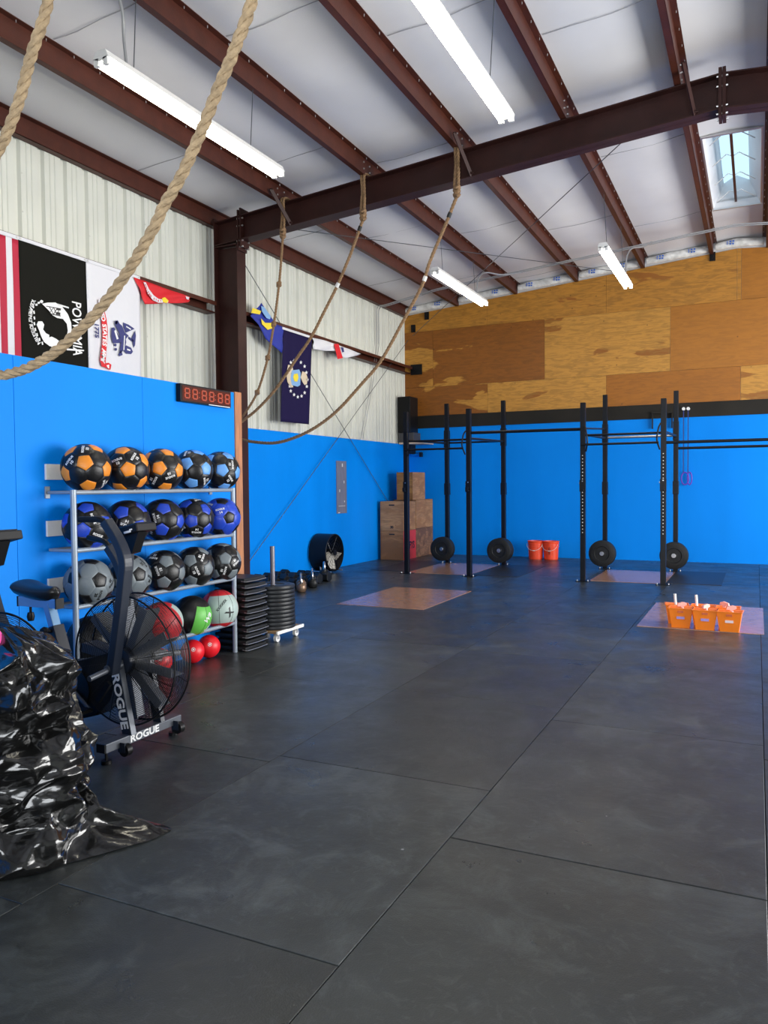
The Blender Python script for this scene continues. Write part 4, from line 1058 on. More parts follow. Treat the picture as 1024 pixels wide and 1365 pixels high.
# ------------------------------------------------------------------ dumbbells, kettlebells
def dumbbell(sc):
    t = thing('dumbbell', '', 'dumbbell')
    for s in (-1, 1):
        b = MB(); r = .065*sc; hexa = [(r*math.cos(PI/3*k+PI/6), r*math.sin(PI/3*k+PI/6)+r*.866) for k in range(6)]
        M = T(s*.075*sc+(0 if s > 0 else -.085*sc), 0, 0) @ Matrix(((0, 0, 1, 0), (1, 0, 0, 0), (0, 1, 0, 0), (0, 0, 0, 1)))
        b.prism(hexa, .085*sc, M); b.build('head', M_['rubber'], t, bevel=.006, smooth=False)
    b = MB(); b.cyl((-.08*sc, 0, .056*sc), (.08*sc, 0, .056*sc), .016, 12); b.build('handle', M_['steel'], t); return t
rnd = random.Random(3); n = 0
k = 0
for ci, cx_ in enumerate((-6.68, -6.23)):
    for ri_ in range(7):
        o = dumbbell(1.34-.03*(ri_ % 3)); o.location = (cx_+rnd.uniform(-.01, .01), 9.15+ri_*.24, 0); o.rotation_euler = (0, 0, rnd.uniform(-.06, .06))
        tag(o, 'black hex dumbbell on the floor, %s nearest in the file %s' % (['', 'second', 'third', 'fourth', 'fifth', 'sixth', 'seventh'][ri_], 'along the wall' if ci == 0 else 'beside the kettlebells'), 'dumbbell', 'hex dumbbells by the left wall')
        o['label'] = o['label'].replace(',  nearest', ', nearest')
def kettlebell(sc, body):
    t = thing('kettlebell', '', 'kettlebell'); r = .09*sc; b = MB()
    b.lathe([(0, 0), (r*.6, 0), (r*.85, r*.25), (r, r*.85), (r*.9, r*1.4), (r*.6, r*1.78), (0, r*1.92)], 28); b.build('body', body, t, ang=60)
    b = MB(); b.tube(catmull([(-r*.55, 0, r*1.6), (-r*.72, 0, r*2.3), (-r*.45, 0, r*2.85), (0, 0, r*2.95), (r*.45, 0, r*2.85), (r*.72, 0, r*2.3), (r*.55, 0, r*1.6)], 5), .016*sc, 10); b.build('handle', M_['steel'], t); return t
brz = mat('worn_bronze_enamel', (.22, .14, .09), .35, metal=.5, var=.3)
kb = [(-5.78, 9.38, .75, brz, 'nearest one with a bronze handle'), (-5.92, 9.60, .8, brz, 'second one behind the nearest'), (-5.88, 9.86, .8, M_['rubber'], 'middle one of the five'), (-6.02, 10.08, .85, M_['rubber'], 'fourth one, darker'), (-6.12, 10.62, 1.0, M_['rubber'], 'farthest one, towards the drum fan')]
for x, y, s, m, lab in kb:
    o = kettlebell(s*1.1, m); o.location = (x, y, 0); o.rotation_euler = (0, 0, 1.1+.1*y)
    tag(o, 'steel-handled kettlebell on the floor, '+lab, 'kettlebell', 'kettlebells past the dolly')

# ------------------------------------------------------------------ drum fan
t = thing('drum_fan', 'round black drum fan on the floor against the blue wall', 'fan', (-6.705, 11.72, 0), 0)
R0 = .315; zc = .345
Mx = T(0, 0, zc) @ ry(PI/2)
b = MB(); b.lathe([(R0-.012, -.17), (R0, -.17), (R0+.008, -.165), (R0+.008, .165), (R0, .17), (R0-.012, .17), (R0-.012, -.17)], 56, Mx); b.build('drum', M_['black'], t)
b = MB()
for k in range(16): b.tube([Mx @ Vector((rr_*math.cos(2*PI*k/16+rr_*1.5), rr_*math.sin(2*PI*k/16+rr_*1.5), .165)) for rr_ in (.05, .15, .25, .31)], .0025, 4)
for rr_ in (.07, .12, .17, .22, .27): b.tube([Mx @ Vector((rr_*math.cos(a), rr_*math.sin(a), .167)) for a in [2*PI*j/40 for j in range(40)]], .0025, 4, closed=True)
b.cyl(Mx @ Vector((0, 0, .16)), Mx @ Vector((0, 0, .175)), .05, 20); b.build('grille', M_['black'], t)
for k in range(5):
    b = MB(); A = Mx @ rz(2*PI*k/5); b.add([A @ Vector(v) for v in [(.04, -.03, .07), (.27, -.08, .05), (.29, .06, .14), (.04, .03, .12), (.04, -.03, .074), (.27, -.08, .054), (.29, .06, .144), (.04, .03, .124)]],
                                         [(0, 1, 2, 3), (7, 6, 5, 4), (0, 4, 5, 1), (1, 5, 6, 2), (2, 6, 7, 3), (3, 7, 4, 0)])
    b.build('blade', mat('grey_fan_blade', (.42, .40, .36), .45, metal=.1) if k == 0 else bpy.data.materials['grey_fan_blade'], t)
b = MB(); b.cyl(Mx @ Vector((0, 0, -.12)), Mx @ Vector((0, 0, .06)), .065, 20); b.build('motor', M_['black_matte'], t)
for s in (-1, 1):
    b = MB(); b.tube([(-.17, s*.2, .03), (.2, s*.2, .03)], .012, 8); b.tube([(0, s*.2, .03), (0, s*.22, .13)], .012, 8); b.build('foot', M_['zinc'], t)
b = MB(); b.cyl((.12, -.24, .035), (.12, -.20, .035), .035, 16); b.build('wheel', M_['zinc'], t)

# ------------------------------------------------------------------ grey strip sign on the wall
o = MB().bx(-6.898, -6.888, 12.44, 12.82, .985, 1.945).build('wall_panel', M_['sign_grey'], smooth=False); tag(o, 'narrow grey metal panel fixed upright on the blue wall', 'panel')
b = MB()
for k, (y, z, w_, h_) in enumerate(((12.66, 1.87, .03, .06), (12.72, 1.56, .02, .05), (12.73, 1.2, .02, .03), (12.55, 1.40, .02, .05), (12.63, 1.12, .25, .006), (12.52, 1.0, .06, .012))): b.bx(-6.888, -6.886, y-w_/2, y+w_/2, z-h_/2, z+h_/2)
q = b.build('scuff_mark', M_['ink'], o, smooth=False); q['kind'] = 'stuff'

# ------------------------------------------------------------------ plywood boxes
def plyo(x0, x1, y0, y1, z0, z1, m, label, slot=True, side=None, sidetext=None, num=None, front=None):
    b = MB(); cx, cy = (x0+x1)/2, (y0+y1)/2; hw, hd, h = (x1-x0)/2-.002, (y1-y0)/2-.002, z1-z0-.001; th = .018
    b.bx(-hw, hw, -hd, hd, 0, h)
    o = b.build('plyo_box', m, smooth=False, bevel=.003); o.location = (cx, cy, z0)
    if slot:
        s_ = MB(); s_.bx(-.06, .06, -hd-.002, -hd+.01, h-.085, h-.060); s_.build('hand_slot', M_['ink_dark'], o, smooth=False)
    e = MB()
    for zz in (.009, h-.009): e.bx(-hw-.001, hw+.001, -hd-.001, hd+.001, zz-.006, zz-.004)
    for xx in (-hw+.018, hw-.018): e.bx(xx-.001, xx+.001, -hd-.001, hd+.001, .0, h)
    e.build('joint_line', M_['ink_dark'], o, smooth=False)
    if side is not None:
        s_ = MB(); s_.bx(hw, hw+.004, -hd, hd, .004, h-.004); s_.build('side_panel', side, o, smooth=False)
    if sidetext:
        M = T(hw+.005, 0.04, h*.47) @ Matrix(((0, 0, 1, 0), (1, 0, 0, 0), (0, 1, 0, 0), (0, 0, 0, 1))); text('lettering', sidetext, .20, M_['ink_dark'], o, M, .003, .85, .006)
    if num:
        M = T(0, -hd-.001, num[1]) @ rx(PI/2); text('number_lettering', num[0], .07, M_['ink_dark'], o, M, .003, 1, .003)
    return tag(o, label, 'box', 'plywood jump boxes in the back corner')
plyo(-6.82, -6.31, 14.10, 14.72, 0, .585, M_['box_ply'], 'plywood jump box with a red lettered side, at floor level in front', True, M_['red_panel'], 'CFYS')
plyo(-6.82, -6.31, 14.10, 14.72, .585, 1.17, M_['box_ply_pale'], 'pale plywood jump box stacked on the red-sided one', True, None, None, ('30', .07))
plyo(-6.82, -6.31, 14.74, 15.66, 0, .60, M_['box_ply_rough'], 'coarse dark-grained jump box on the floor nearest the back wall', False)
plyo(-6.82, -6.31, 14.74, 15.66, .60, 1.19, M_['box_ply_pale'], 'pale jump box stacked second up, nearest the back wall', False)
plyo(-6.66, -6.30, 14.55, 15.20, 1.19, 1.755, M_['box_ply_gold'], 'topmost golden jump box of the whole pile', False, M_['box_ply_pale'])

# speaker and shelf in the corner
t = thing('wall_shelf', 'short pale wooden shelf in the back left corner under the speaker', 'shelf', (-6.60, 15.42, 2.36))
b = MB(); b.bx(-.29, .30, -.22, .275, 0, .04); b.build('board', mat('pale_shelf_wood', (.62, .48, .34), .5, var=.1), t, smooth=False, bevel=.003)
b = MB(); b.bx(-.15, -.12, -.02, .275, -.2, 0); b.build('bracket', M_['black'], t, smooth=False)
t = thing('loudspeaker', 'tall black loudspeaker standing high in the back left corner', 'speaker', (-6.76, 15.45, 2.61))
b = MB(); b.prism([(-.17, -.22), (.12, -.22), (.12, .20), (-.12, .20)], .76); b.build('cabinet', M_['black'], t, smooth=False, bevel=.006)
b = MB(); b.bx(-.15, .10, -.232, -.221, .03, .73); b.build('grille', M_['black_matte'], t, smooth=False)
t = thing('amplifier', 'small dark grey amplifier between the speaker and the shelf', 'amplifier', (-6.74, 15.42, 2.40))
b = MB(); b.bx(-.17, .17, -.17, .2, 0, .205); b.build('case', mat('dark_grey_case', (.05, .05, .055), .5), t, smooth=False, bevel=.004)
b = MB(); b.bx(.0, .05, -.173, -.17, .16, .18); b.build('display', M_['ink'], t, smooth=False)
t = thing('wall_hook', 'short blue bar with a black end on the back wall under the shelf', 'hook', (-6.6, 15.7, 2.15))
b = MB(); b.bx(-.2, .0, -.06, -.0, -.02, .02); b.build('bar', BLUE, t, smooth=False); b = MB(); b.bx(.0, .05, -.09, -.0, -.05, .05); b.build('end_cap', M_['black'], t, smooth=False)

# ------------------------------------------------------------------ buckets
def bucket(x, y, label, txt):
    t = thing('bucket', label, 'bucket', (x, y, 0), 0, 'orange-red buckets at the back wall')
    b = MB(); b.lathe([(0, 0), (.13, 0), (.135, .005), (.150, .30), (.157, .30), (.157, .315), (.152, .318), (.158, .352), (.163, .355), (.163, .365), (.150, .365), (.127, .012), (0, .012)], 36)
    b.lathe([(.149, .25), (.156, .25), (.156, .262), (.150, .262)], 36); b.build('pail', M_['bucket'], t)
    b = MB(); b.tube([(.155*math.cos(a), -.01-.10*math.sin(a)-.07, .31-.13*math.sin(a)) for a in [PI*k/12 for k in range(13)]], .003, 6); b.tube([(-.012, -.185, .18), (.03, -.183, .18)], .008, 8); b.build('bail_handle', M_['white'], t)
    if txt:
        for k, ch in enumerate(txt):
            M = T(.0, -.146-.0, .25-k*.032) @ rx(PI/2) @ rz(-PI/2); text('letter', ch, .05, M_['ink_dark'], t, M, .004)
    return t
bucket(-3.96, 15.28, 'orange-red plastic bucket at the back wall, the left one with its handle down', '')
bucket(-3.66, 15.30, 'orange-red plastic bucket at the back wall, the right one with dark lettering', 'HOMER')

# ------------------------------------------------------------------ lifting platforms
def platform(x0, x1, y0, y1, label, h=.004):
    b = MB(); ym = (y0+y1)/2; b.bx(x0, x1, y0, y1, -.01, h)
    tag(b.build('lifting_platform', M_['plat'], smooth=False, bevel=.0015), label, 'platform', 'varnished wooden floor panels')
platform(-4.785, -3.60, 8.60, 10.36, 'varnished wooden floor panel lying alone in front of the left rig bay')
platform(-1.125, .075, 8.46, 10.23, 'varnished wooden floor panel under the orange caddies')
platform(-5.40, -4.28, 12.17, 13.95, 'varnished wooden floor panel inside the left rig bay')
platform(-2.32, -1.22, 12.15, 13.80, 'varnished wooden floor panel inside the right rig bay')
for x0, x1, y0, y1, lab in ((-6.15, -5.42, 12.3, 14.05, 'left of the left rig bay'), (-4.26, -3.45, 12.2, 14.0, 'right of the left rig bay'), (-1.20, -.45, 12.25, 14.0, 'right of the right rig bay')):
    b = MB(); b.bx(x0, x1, y0, y1, -.01, .006); tag(b.build('rubber_mat', M_['dark_rubber'], smooth=False, bevel=.002), 'smooth black rubber mat on the floor '+lab, 'mat', 'smooth black mats beside the rig')

# ------------------------------------------------------------------ the rig
t = thing('pull_up_rig', 'black steel pull-up rig with eight uprights in front of the back wall', 'rig')
RX = [-5.33, -4.22, -2.39, -1.23]; YFR, YBK = 12.05, 13.97
xe = .66
for x in RX+[xe]:
    for y, h in ((YFR, 2.72), (YBK, 3.03)):
        b = MB(); b.bx(x-.038, x+.038, y-.038, y+.038, .0, h); u = b.build('upright', M_['rig'], t, smooth=False, bevel=.004)
        b = MB(); b.bx(x-.10, x+.10, y-.08, y+.08, 0, .010); b.build('foot_plate', M_['rig'], u, smooth=False)
        b = MB()
        for dx in (-.08, .08): b.cyl((x+dx, y-.05, .01), (x+dx, y-.05, .03), .011, 8)
        b.build('anchor_bolt', M_['zinc'], u)
        b = MB()
        for k in range(24):
            z = .75+k*.0508*1.0
            if y == YFR and x > -3: b.cyl((x, y-.0385, z), (x, y-.0395, z), .008, 6)
        if b.v: q = b.build('hole_light_dots', M_['white'], u)  # white dots stand for light showing at the holes
        # j-cup
        if y == YFR:
            b = MB(); b.bx(x-.045, x+.045, y-.05, y-.038, 1.37, 1.55); b.bx(x-.045, x-.038, y-.05, y+.04, 1.40, 1.52)
            b.bx(x-.025, x+.025, y-.115, y-.05, 1.385, 1.40); b.bx(x-.025, x+.025, y-.122, y-.110, 1.385, 1.45); b.build('j_cup', M_['rig'], u, smooth=False, bevel=.003)
            b = MB(); b.cyl((x-.06, y, 1.5), (x-.045, y, 1.5), .012, 10); b.cyl((x+.0, y-.055, 1.53), (x, y-.05, 1.53), .010, 8); b.build('pin', M_['steel'], u)
        else:
            for (za, zb) in ((1.30, 1.52), (2.20, 2.52)):
                b = MB(); b.bx(x-.046, x+.046, y-.05, y+.05, za, zb); b.build('sleeve', M_['rig'], u, smooth=False, bevel=.003)
def bar(a, b_, r, name='pull_up_bar', m='rig', sq=False):
    q = MB(); q.tube([a, b_], r, 12, square=sq); q.build(name, M_[m], t, smooth=not sq)
for (xa, xb) in ((RX[0], RX[1]), (RX[2], RX[3])):
    bar((xa, YFR, 2.225), (xb, YFR, 2.225), .017); bar((xa, YFR-.10, 2.08), (xb-.06, YFR-.10, 2.08), .017)
    for x, s in ((xa, 1), (xb, -1)):
        q = MB(); q.tube(bend([(x+s*.04, YFR-.04, 2.36), (x+s*.06, YFR-.10, 2.30), (x+s*.09, YFR-.10, 2.12), (x+s*.05, YFR-.04, 1.98)], .06), .012, 8); q.build('bar_bracket', M_['rig'], t)
    bar((xa, YBK, 2.285), (xb, YBK, 2.285), .022 if xa > -3 else .017, m='rig' if xa < -3 else 'steel')
    for x in (xa, xb):
        bar((x, YFR, 2.24), (x, YBK, 2.28), .020, 'side_rail'); 
bar((RX[2], YFR, 2.33), (RX[2], YBK, 2.44), .014, 'side_rail')
bar((RX[1], YFR, 2.33), (RX[2], YFR, 2.32), .024, 'cross_beam')
bar((RX[3], YFR, 2.08), (xe, YFR, 2.08), .022, 'cross_beam')
bar((RX[3], YBK, 2.07), (xe, YBK, 2.07), .022, 'cross_beam')
for (px, n) in ((RX[0]+.02, 2), (RX[1]+.02, 3), (RX[2]+.02, 2), (RX[3]+.02, 2)):
    q = MB(); q.cyl((px-.02, YBK-.04, .29), (px-.02, YBK-.34, .29), .024, 14); q.build('storage_peg', M_['steel'], t)
pv = plate_mesh(.225, .065, M_['rubber']); first = True
for bi, (x, n) in enumerate(((RX[0], 2), (RX[1], 3), (RX[2], 2), (RX[3], 2))):
    for k in range(n):
        o = pv if first else dup(pv); first = False
        r_ = .225
        o.location = (x, YBK-.30+k*.078, .29); o.rotation_euler = (PI/2, 0, 0)
        tag(o, 'black bumper plate on the %s back upright, %s' % (['left-most', 'second', 'third', 'right-most'][bi], ['in front', 'behind the front plate', 'closest to the wall'][k]), 'weight plate', 'bumper plates on the rig pegs')

# resistance bands and fixings right of the rig
for k, x in enumerate((-1.245, -1.165)):
    t2 = thing('hanging_strap', 'thin dark strap hanging from the black band beside the rig, %s of the pair' % ('left' if k == 0 else 'right'), 'strap', (x, 15.64, 2.87), 0, 'hanging straps with rings')
    b = MB(); b.cyl((0, .045, 0), (0, -.02, 0), .030, 12); b.build('anchor', M_['white'], t2)
    b = MB(); b.bx(-.008, .008, -.012, -.008, -1.20, 0); b.build('webbing', M_['cord'], t2, smooth=False)
    b = MB(); b.tube([(.03+.065*math.cos(a)*(.6 if k else 1), -.012, -1.30+.115*math.sin(a)) for a in [2*PI*j/28 for j in range(28)]], .012, 8, closed=True); b.build('ring', M_['purple'], t2)
b = MB()
for (x, z) in ((-1.235, 2.07), (-1.21, 1.98)): b.cyl((x, YBK-.08, z), (x, YBK-.04, z), .028, 10)
b = MB(); b.bx(-1.81, -1.44, 15.60, 15.68, 2.80, 2.845); b.bx(-1.81, -1.79, 15.62, 15.68, 2.52, 2.80); b.bx(-1.46, -1.44, 15.62, 15.68, 2.52, 2.80)
tag(b.build('wall_frame', M_['band'], smooth=False, bevel=.004), 'black shallow frame on the dark band behind the right rig bay', 'frame')

# ------------------------------------------------------------------ orange caddies with spray bottles
def caddy():
    t = thing('caddy', '', 'caddy'); b = MB(); th = .004
    tw, td, bw, bd, h = .115, .085, .085, .065, .205
    def wall(p0, p1, q0, q1):
        pass
    ob, ot = [(-bw, -bd, 0), (bw, -bd, 0), (bw, bd, 0), (-bw, bd, 0)], [(-tw, -td, h), (tw, -td, h), (tw, td, h), (-tw, td, h)]
    ib, it = [(x*.95, y*.94, .006) for x, y, z in ob], [(x*.96, y*.95, h) for x, y, z in ot]
    b.add(ob+ot+ib+it, [(3, 2, 1, 0), (0, 1, 5, 4), (1, 2, 6, 5), (2, 3, 7, 6), (3, 0, 4, 7), (8, 9, 10, 11), (9, 8, 12, 13), (10, 9, 13, 14), (11, 10, 14, 15), (8, 11, 15, 12), (4, 5, 13, 12), (5, 6, 14, 13), (6, 7, 15, 14), (7, 4, 12, 15)])
    b.build('tub', M_['orange_plastic'], t, smooth=False)
    b = MB()
    for (x0, x1, y0, y1) in ((-tw-.008, tw+.008, -td-.008, -td+.002), (-tw-.008, tw+.008, td-.002, td+.008), (-tw-.008, -tw+.002, -td, td), (tw-.002, tw+.008, -td, td)): b.bx(x0, x1, y0, y1, h-.008, h)
    b.build('rim', M_['orange_plastic'], t, smooth=False, bevel=.002)
    b = MB(); b.bx(-.038, .038, -.004, .004, -.013, .013)
    o = b.build('label_strip', mat('red_label', (.5, .03, .02), .5) if 'red_label' not in bpy.data.materials else bpy.data.materials['red_label'], t, smooth=False); o.location = (0, -.077, .105); o.rotation_euler = (-.095, 0, 0)
    b = MB(); b.bx(-.028, .028, -.004, .004, -.011, .011); q = b.build('hand_slot', mat('deep_orange', (.55, .09, .005), .5) if 'deep_orange' not in bpy.data.materials else bpy.data.materials['deep_orange'], t, smooth=False); q.location = (0, -.083, .168); q.rotation_euler = (-.095, 0, 0)
    return t
cp = caddy()
cads = [(-.70, 8.58, .02, 'front left'), (-.465, 8.54, .0, 'front middle'), (-.235, 8.52, -.05, 'front right'), (-.76, 8.80, .12, 'back left'), (-.50, 8.80, .0, 'back middle'), (-.26, 8.78, 0, 'back right')]
for k, (x, y, r, lab) in enumerate(cads):
    o = cp if k == 0 else dup(cp); o.location = (x, y, .005); o.rotation_euler = (0, 0, r)
    tag(o, 'orange plastic caddy on the wooden floor panel, %s of six' % lab, 'caddy', 'orange caddies')
    if k in (0, 2):
        for c in [c for c in bpy.data.objects if c.parent == o and c.name.startswith('label_strip')]:
            c.data = c.data.copy(); c.data.materials[0] = mat('violet_label' if k == 0 else 'pale_label', (.35, .25, .6) if k == 0 else (.75, .6, .6), .5)
def bottle(x, y, z, kind, label, r=0):
    t = thing('spray_bottle' if kind else 'scrub_brush', label, 'bottle' if kind else 'brush', (x, y, z), r, 'spray bottles in the caddies' if kind else 'brushes in the caddies')
    if kind:
        b = MB(); b.lathe([(0, 0), (.036, 0), (.038, .01), (.038, .12), (.03, .155), (.014, .175), (.014, .19), (0, .19)], 20); b.build('body', M_['white_plastic'], t)
        b = MB(); b.prism([(-.055, .0), (-.05, .03), (.0, .045), (.035, .035), (.04, .012), (.012, .0), (.0, -.025), (-.012, -.02), (-.02, .0)], .026, T(0, .013, .205) @ rx(PI/2)); b.build('trigger_head', M_['pink_plastic'], t, smooth=False, bevel=.003)
    else:
        b = MB(); b.cyl((0, 0, .0), (-.02, 0, .30), .014, 12); b.build('handle', M_['white_plastic'], t)
        b = MB(); b.cyl((0, 0, .0), (0, 0, .08), .035, 14); b.build('bristle_head', M_['white_plastic'], t)
for x, y, lab, r in ((-.685, 8.58, 'front left', .3), (-.455, 8.545, 'front middle', .9), (-.215, 8.52, 'front right', .1), (-.30, 8.77, 'back right', 2.8)):
    bottle(x, y, .014, 1, 'white spray bottle with a pink trigger in the %s caddy' % lab, r)
bottle(-.76, 8.80, .014, 0, 'white brush handle sticking up out of the back left caddy'); bottle(-.55, 8.80, .014, 0, 'white brush handle sticking up out of the back middle caddy')

# ------------------------------------------------------------------ air bikes
def air_bike(loc, label, full=True):
    t = thing('air_bike', label, 'exercise bike', loc, 0, 'air bikes in front of the ball rack')
    FZ, FR, HT = .51, .372, .085
    My = T(0, 0, FZ) @ rx(PI/2)          # lathe axis -> -y
    # fan cage
    b = MB()
    for s in (-1, 1):
        for k in range(30):
            rr_ = .085+(FR-.09)*k/29; dd = HT*(1-.25*(rr_/FR)**3)
            b.tube([(rr_*math.cos(a), s*dd, FZ+rr_*math.sin(a)) for a in [2*PI*j/56 for j in range(56)]], .0017, 3, closed=True)
        for k in range(12):
            a = 2*PI*k/12+.2; b.tube([(rr_*math.cos(a), s*(HT*(1-.25*(rr_/FR)**3)-.002), FZ+rr_*math.sin(a)) for rr_ in (.08, .16, .24, .32, FR)], .0022, 4)
    for yy in (-.045, -.0225, 0, .0225, .045): b.tube([(FR*1.003*math.cos(a), yy, FZ+FR*1.003*math.sin(a)) for a in [2*PI*j/64 for j in range(64)]], .0011, 3, closed=True)
    b.build('fan_cage', M_['black'], t)
    b = MB()
    for yy in (-.064, .064): b.tube([(FR*math.cos(a), yy, FZ+FR*math.sin(a)) for a in [2*PI*j/72 for j in range(72)]], .0055, 8, closed=True)
    b.build('cage_rim', M_['black'], t)
    for k in range(10):
        b = MB(); A = T(0, 0, FZ) @ ry(2*PI*k/10+.12)
        b.add([A @ Vector(v) for v in [(.07, -.05, -.022), (.335, -.055, -.034), (.335, .055, -.034), (.07, .05, -.022), (.07, -.05, .010), (.335, -.055, .022), (.335, -.055+.004, .022), (.07, -.046, .010)]],
              [(0, 1, 2, 3), (0, 1, 5, 4), (7, 6, 5, 4)])
        b.box(A @ Vector((.205, -.052, -.004)), (.27, .004, .052), R=A.to_3x3()); b.box(A @ Vector((.205, 0, -.026)), (.27, .11, .003), R=A.to_3x3())
        b.build('fan_blade', M_['frame_grey'], t, smooth=False)
    b = MB(); b.lathe([(0, -.075), (.075, -.075), (.08, -.06), (.08, .06), (.075, .095), (.04, .105), (0, .105)], 32, My); b.build('hub', M_['frame_blue'], t)
    # front stabiliser
    b = MB(); b.bx(.045, .115, -.325, .285, .068, .118); f = b.build('front_foot', M_['frame_grey'], t, smooth=False, bevel=.004)
    b = MB(); b.bx(.05, .11, -.330, -.325, .07, .116); b.build('end_cap', M_['black'], f, smooth=False)
    for y in (-.29, .25):
        b = MB(); b.cyl((.08, y, .0), (.08, y, .018), .028, 16); b.cyl((.08, y, .018), (.08, y, .07), .008, 8); b.build('leveling_foot', M_['black'], f)
    for y in (-.20, .235):
        b = MB(); b.cyl((.135, y-.018, .055), (.135, y+.018, .055), .034, 20); w_ = b.build('transport_wheel', M_['black'], f)
        b = MB(); b.cyl((.135, y-.021, .055), (.135, y-.018, .055), .012, 10); b.bx(.10, .15, y-.024, y-.020, .045, .10); b.build('wheel_bracket', M_['frame_blue'], w_)
    text('lettering', 'ROGUE', .055, M_['ink'], f, T(.1162, .0-.03, .093) @ Matrix(((0, 0, 1, 0), (1, 0, 0, 0), (0, 1, 0, 0), (0, 0, 0, 1))), .002, 1.25, .0015)
    # forks
    for s in (-1, 1):
        y = s*.125
        q = MB(); q.tube([(.085, y, .11), (-.005, y, FZ+.02)], .030, 4, square=True, ry=.018, up=(0, 1, 0)); fk = q.build('fork', M_['frame_blue'], t, smooth=False, bevel=.003)
        if s < 0:
            q = MB(); d = Vector((-.09, 0, .40)).normalized()
            q.tube([(.122, y, .115), (.032, y, FZ+.015)], .0035, 4, square=True, ry=.0185, up=(0, 1, 0)); q.build('fork_edge', M_['frame_grey'], fk, smooth=False)
            ang = math.atan2(.42, -.09)
            M = T(.048-.006, y-.0195, .30) @ rx(PI/2) @ rz(ang+PI); text('lettering', 'ROGUE', .075, M_['ink'], fk, M, .002, 1.25, .002)
    # main beam, crank case, rear stabiliser
    b = MB(); b.tube([(-.06, 0, .44), (-.42, 0, .36), (-.95, 0, .085)], .038, 4, square=True, ry=.045, up=(0, 1, 0)); b.build('main_beam', M_['frame_blue'], t, smooth=False, bevel=.004)
    b = MB(); b.bx(-1.0, -.93, -.27, .27, .03, .08); b.build('rear_foot', M_['frame_blue'], t, smooth=False, bevel=.004)
    b = MB(); hull = [(-.06, .56), (-.06, .42), (-.12, .26), (-.22, .165), (-.36, .125), (-.48, .155), (-.56, .25), (-.57, .36), (-.50, .45), (-.36, .475)]
    b.prism([(x, z) for x, z in hull], .13, T(0, .065, 0) @ rx(PI/2)); cs = b.build('drive_case', M_['black'], t, smooth=False, bevel=.012)
    for s in (-1, 1):
        b = MB(); b.lathe([(0, 0), (.115, 0), (.12, .004), (.12, .012), (.0, .014)], 32, T(-.38, s*.067, .31) @ rx(PI/2 if s < 0 else -PI/2)); b.build('crank_disc', M_['rubber'], cs)
        a = -.6 if s < 0 else -.6+PI; e = (-.38+.17*math.cos(a), s*.10, .31+.17*math.sin(a))
        b = MB(); b.tube([(-.38, s*.09, .31), (e[0], s*.10, e[2])], .012, 8); ck = b.build('crank_arm', M_['frame_grey'], t)
        b = MB(); b.box((e[0], s*.155, e[2]), (.085, .09, .022)); b.build('pedal', M_['black'], ck, bevel=.004, smooth=False)
    # foot pegs
    for s in (-1, 1):
        b = MB(); b.cyl((.04, s*.21, .495), (.04, s*.36, .475), .016, 12); b.cyl((.03, s*.15, .50), (.04, s*.22, .495), .012, 10); b.build('foot_peg', M_['frame_grey'], t)
    # handlebar arms
    b = MB(); b.tube(bend([(.05, -.20, .47), (.115, -.20, .80), (.165, -.20, 1.10), (.12, -.20, 1.20), (.035, -.21, 1.315)], .07), .024, 4, square=True, ry=.030, up=(0, 1, 0)); a1 = b.build('handle_arm', M_['frame_blue'], t, smooth=False, bevel=.004)
    b = MB(); b.tube(bend([(.045, -.21, 1.30), (.0, -.215, 1.325), (-.15, -.225, 1.322)], .03), .017, 12); b.build('grip', M_['black'], a1)
    b = MB(); b.tube(bend([(.03, .20, .47), (-.205, .20, .82), (-.285, .20, 1.04), (-.36, .20, 1.13)], .07), .022, 4, square=True, ry=.028, up=(0, 1, 0)); a2 = b.build('handle_arm', M_['frame_blue'], t, smooth=False, bevel=.004)
    b = MB(); b.tube(bend([(-.35, .205, 1.12), (-.40, .21, 1.165), (-.55, .22, 1.185)], .03), .017, 12); b.build('grip', M_['black'], a2)
    for s in (-1, 1):
        b = MB(); b.cyl((.04, s*.13, .50), (.04, s*.235, .50), .022, 14); b.build('pivot', M_['frame_grey'], t)
        b = MB(); b.box((-.02, s*.20, .36), (.14, .02, .03), R=Matrix.Rotation(-.9, 3, 'Y')); b.build('link_rod', M_['black'], t, smooth=False)
    # mast and console
    b = MB(); b.tube([(-.07, 0, .50), (-.045, 0, .85), (-.01, 0, 1.15)], .022, 4, square=True, ry=.028, up=(0, 1, 0)); b.build('mast', M_['frame_blue'], t, smooth=False)
    b = MB(); A = Matrix.Rotation(-.22, 3, 'Y')
    b.box((.04, 0, 1.255), (.19, .16, .045), R=A); cn = b.build('console', M_['black'], t, smooth=False, bevel=.006)
    b = MB(); b.box((.035, 0, 1.281), (.16, .13, .006), R=A); b.build('screen', M_['screen'], cn, smooth=False)
    b = MB(); b.box((.065, -.083, 1.248), (.05, .004, .012), R=A); b.box((.09, -.083, 1.262), (.02, .004, .008), R=A); b.build('console_marking', M_['ink'], cn, smooth=False)
    b = MB(); b.prism([(-.04, 0), (.07, .01), (.02, -.11), (-.02, -.12)], .07, T(.03, .035, 1.235) @ rx(PI/2)); b.build('console_bracket', M_['black'], cn, smooth=False)
    # seat
    b = MB(); b.tube([(-.52, 0, .38), (-.66, 0, .79)], .022, 4, square=True, ry=.030, up=(0, 1, 0)); b.build('seat_post', M_['slider'], t, smooth=False, bevel=.003)
    b = MB(); b.tube([(-.55, 0, .47), (-.615, 0, .655)], .034, 4, square=True, ry=.042, up=(0, 1, 0)); b.build('seat_tube', M_['frame_blue'], t, smooth=False, bevel=.004)
